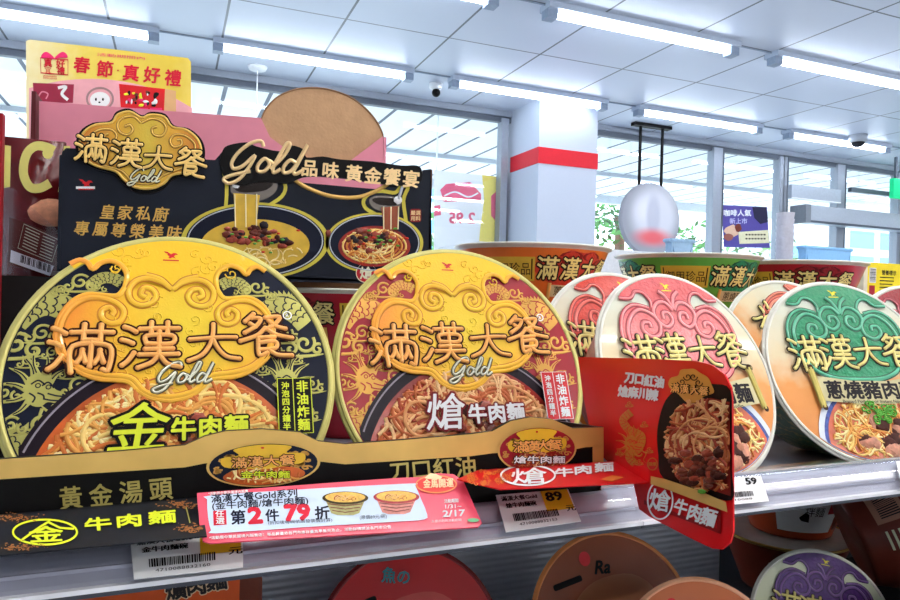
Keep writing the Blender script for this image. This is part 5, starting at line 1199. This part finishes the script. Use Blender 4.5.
# clear-wrapped pack with barcode
WY2 = .655; E = empty('wrapped_pack', 'clear-wrapped dark brown pack with a barcode leaning beside the snack bag', 'package', loc=onY(30, 275, WY2)); wmap = pxmap((0, WY2, 0), (0, -1, 0))
c = MB(); c.slab([onY(x, y, WY2) for x, y in ((9, 217), (24, 222), (62, 238), (58, 272), (8, 266))][::-1], .02, mat('pack_brown', (88, 36, 26), .3, coat=.8)); c.build('pack', E)
A = Art(); A.poly(bp([(11, 250), (54, 266), (50, 276), (10, 262)]), WHITE, .0003); R = random.Random(1); t = .25
while t < .97:
    x = 11+t*42; y = 251+t*15; A.stroke([(x, -y), (x-1, -y-7.5)], R.choice((.6, 1.1)), INK, .0005); t += R.choice((.03, .045))
A.stroke(bp([(24, 224), (59, 240), (52, 262), (18, 248)]), .7, CREAM, .0004, 0, True)
for k in range(7): A.stroke(bp([(26-k*.6, 228+k*3), (40-k*.6, 234.5+k*3)]), .9, CREAM, .0004); A.stroke(bp([(43-k*.6, 236+k*3), (55-k*.6, 241+k*3)]), .8, CREAM, .0004)
A.build('print', wmap, E)
c = MB(); c.slab([onY(x, y, WY2)+Vector((0, -.004, 0)) for x, y in ((5, 186), (16, 190), (24, 200), (60, 232), (63, 276), (4, 274))][::-1], .001, glassmat('clear_wrap', (.96, .96, 1), .03, .08)); c.build('clear_film', E)
c = MB(); zz = onY(30, 277, WY2).z; c.box(-.26, -.09, .60, .662, SZ, zz, mat('dark_stand', (28, 24, 24), .5)); tag(c.build('black_case'), 'black low case under the clear-wrapped pack at the left', 'case')
# red upright edge at far left
c = MB(); l0, l1 = onY(-40, 115, .56), onY(4.5, 115, .565); c.box(l0.x, l1.x, .56, .568, SZ, l1.z, mat('edge_red', (150, 20, 30), .4)); tag(c.build('red_carton'), 'narrow red carton edge at the extreme left of the picture', 'box')

# ================================================================== LOWER SHELF
def lower(px, py, Y, key, label, t=35, yaw=0, roll=0, sc=1.0, simple=None, cup=None, pale=None):
    M0 = lean_matrix(0, 0, 0, t, yaw, roll, sc); c0 = (M0 @ Vector((0, 0, HB, 1))).to_3d(); C_ = onZ(px, py, LZ+.0824*sc+.0005)
    M = Matrix.Translation(C_-c0) @ M0
    E = empty('noodle_bowl', label, 'instant noodles', M, group='bowls leaning on the lower shelf')
    cup_mesh(E, M, cup or CUPR, mat('lower_rim_'+key, simple[0] if simple else (226, 226, 214), .35, coat=.5))
    if simple:
        lm = lidmap(M); A = Art(); lid_base(A, mat('lid_'+simple[3], simple[1], .35, coat=.15, noise=.12, nscale=14), mat('lower_rim_'+key, simple[0], .3))
        o = A.build('lid', lm, E); A = Art(); A.poly([(x*.95, y*.95) for x, y in spline([(-.5, .25), (-.2, .5), (.3, .55), (.6, .3), (.5, -.1), (0, -.2), (-.5, -.1)], 4, True)], mat('lid_patch_'+simple[3], simple[2], .35, coat=.1), .0004)
        for k, ch in enumerate(simple[4]): A.text(ch, -.52+.36*k, .48-.05*k, .36, BLACK, .0008, .05, rot=.25-.2*k)
        if simple[3] == 'red': A.text('魚の', -.12, .72, .16, mat('teal_ink', (60, 130, 140), .5), .001, .03, rot=-.2)
        else: A.disc(-.28, .72, .07, .08, RED, .001, 16); A.text('Ra', -.08, .62, .2, BLACK, .001, .03, shear=.3)
        A.build('lid_print', lm, o)
    else: classic_lid(E, M, key, pale, 0)
    return E
lower(412, 650, .585, 'r', 'glossy red round lid on the lower shelf, first from the left', 22.7, -3, simple=((120, 10, 16), (190, 26, 30), (200, 70, 64), 'red', '一'))
lower(616, 626, .60, 'b', 'brown round lid on the lower shelf below the red card', 22.7, -8, simple=((226, 140, 80), (150, 72, 36), (172, 104, 66), 'brown', '一'), cup=mat('cup_grey_brown', (96, 84, 84), .4))
lower(706, 678, .54, 'o', 'orange-brown round lid in front of the brown lid at the bottom', 22.7, -14, 0, .92, simple=((236, 170, 130), (196, 104, 56), (208, 132, 88), 'orange', ''))
lower(823, 626, .50, 'purple', 'pale green and purple round noodle lid at the bottom right', 22.7, -22, -12, .85, pale='mint', cup=mat('cup_mint', (180, 190, 160), .4))
# orange box-like cup at bottom left with dark lettering
OY = .60; q = [onY(x, y, OY) for x, y in ((55, 592), (240, 572))]; E = empty('orange_carton', 'orange carton with dark grey lettering at the bottom left under the price rail', 'box', loc=(q[0].x, OY, LZ))
zt = min(q[0].z, q[1].z); c = MB(); c.box(q[0].x-.05, q[1].x, OY, OY+.09, LZ, zt, mat('carton_orange', (216, 84, 24), .4, coat=.3)); c.box(q[1].x, q[1].x+.02, OY+.01, OY+.09, LZ, zt-.004, mat('carton_side', (120, 60, 44), .5)); c.build('carton_body', E)
A = Art()
for k, ch in enumerate('爌肉麵'):
    A.text(ch, 176+20*k, -(590-4.5*k), 19, mat('outline_pale', (226, 190, 150), .5), .0004, .1, sx=1.15, rot=.15); A.text(ch, 176+20*k, -(590-4.5*k), 19, mat('ink_grey_dark', (50, 46, 46), .5), .0006, .04, sx=1.15, rot=.15)
A.build('print', pxmap((0, OY, 0), (0, -1, 0)), E)
# upright orange bowls with gold rim under the right rail
def lower_up(px, py, Y, label, z, sc, cupm, rimm, patch):
    X = onY(px, py, Y).x; M = Matrix.Translation((X, Y, z)) @ Matrix.Rotation(radians(-30), 4, 'Z') @ Matrix.Scale(sc, 4); E = empty('noodle_bowl', label, 'instant noodles', M, group='upright bowls under the right rail')
    cup_mesh(E, M, cupm, rimm); c = MB(); c.lathe([(.0838, HB-.0006), (.0001, HB)], mat('foil_lid_pale', (220, 214, 200), .35), 48, M); c.build('lid', E, True)
    A = Art()
    if patch:
        A.rect(-.045, .1, .045, .92, WHITE, .0003, 12); v_, f_, _, _ = glyphs('拌麵', 0, 0, 2); A.raw([(.008+a*.014, .6+b*.24, .0006) for a, b, z_ in v_], f_, INK)
        A.rect(.028, .55, .040, .9, CRIM, .0006, 4); A.dome(.062, .45, .017, .33, MEAT[0], .0004, .002, .1, 14); A.dome(.062, .45, .012, .22, MEAT[2], .002, .001, .2, 9); A.dome(-.005, .45, .008, .12, BLACK, .0005, .0008, .3, 8)
    else:
        v_, f_, _, _ = glyphs('大滿貫', 0, 0, 2); A.raw([(-.0+a*.03, .62+b*.42, .0006) for a, b, z_ in v_], f_, mat('bronze_text', (190, 150, 110), .4))
    A.fine(.009).build('side_print', wallmap(M, 0), E)
ORG = mat('lower_cup_orange', (176, 66, 30), .35, coat=.5); GR = mat('lower_gold_rim', (206, 170, 90), .3, .5)
lower_up(785, 520, .72, 'dark orange bowl with brown lettering and gold rim, lower of the two under the rail', LZ+.0015, 1.0, mat('lower_cup_rust', (120, 44, 28), .4, coat=.4), GR, False)
lower_up(790, 520, .72, 'orange bowl with white noodle label, stacked directly under the right price rail', LZ+HB+.003, .95, ORG, mat('lower_pale_rim', (200, 196, 190), .4), True)
# bowls seen from the side at the right edge
def side_bowl(px, py, Y, yaw, t, label, cupm, rimm, sc=1.0, rest=False):
    M0 = lean_matrix(0, 0, 0, t, yaw, 0, sc); c0 = (M0 @ Vector((0, 0, HB*.5, 1))).to_3d(); D = onY(px, py, Y)-c0
    if rest: D.z = LZ+.0035
    M = Matrix.Translation(D) @ M0
    E = empty('noodle_bowl', label, 'instant noodles', M, group='bowls lying on their side at the lower right'); cup_mesh(E, M, cupm, rimm)
    c = MB(); c.lathe([(.0838, HB-.0006), (.0001, HB)], mat('foil_lid_orange', (190, 100, 60), .35, coat=.6), 48, M); c.build('lid', E, True)
    A = Art(); A.rect(-.03, .25, .02, .75, mat('label_tan', (176, 130, 110), .5), .0003, 10); R = random.Random(2); x = -.024
    while x < .014: w = R.choice((.0008, .0016)); A.rect(x, .35, x+w, .68, INK, .0005); x += w+.0014
    for k in range(5): A.rect(.03, .3+k*.1, .055, .34+k*.1, CREAM, .0004, 5)
    A.fine(.009).build('side_print', wallmap(M, radians(225)), E); return D
D_ = side_bowl(884, 532, .55, 55, 22, 'brown bowl lying on its side with a barcode label, right edge', mat('side_cup_brown', (112, 46, 34), .4, coat=.3), GR, .92)
c = MB(); c.box(D_.x-.04, D_.x+.16, .46, .63, LZ+.001, D_.z-.004, mat('dark_crate', (46, 44, 48), .6)); tag(c.build('dark_crate'), 'dark crate under the brown bowl lying on its side at the lower right', 'crate')
side_bowl(968, 640, .40, 48, 22, 'orange rimmed bowl cut by the bottom right corner', mat('side_cup_rust', (150, 70, 44), .4, coat=.3), GR, 1.0, True)
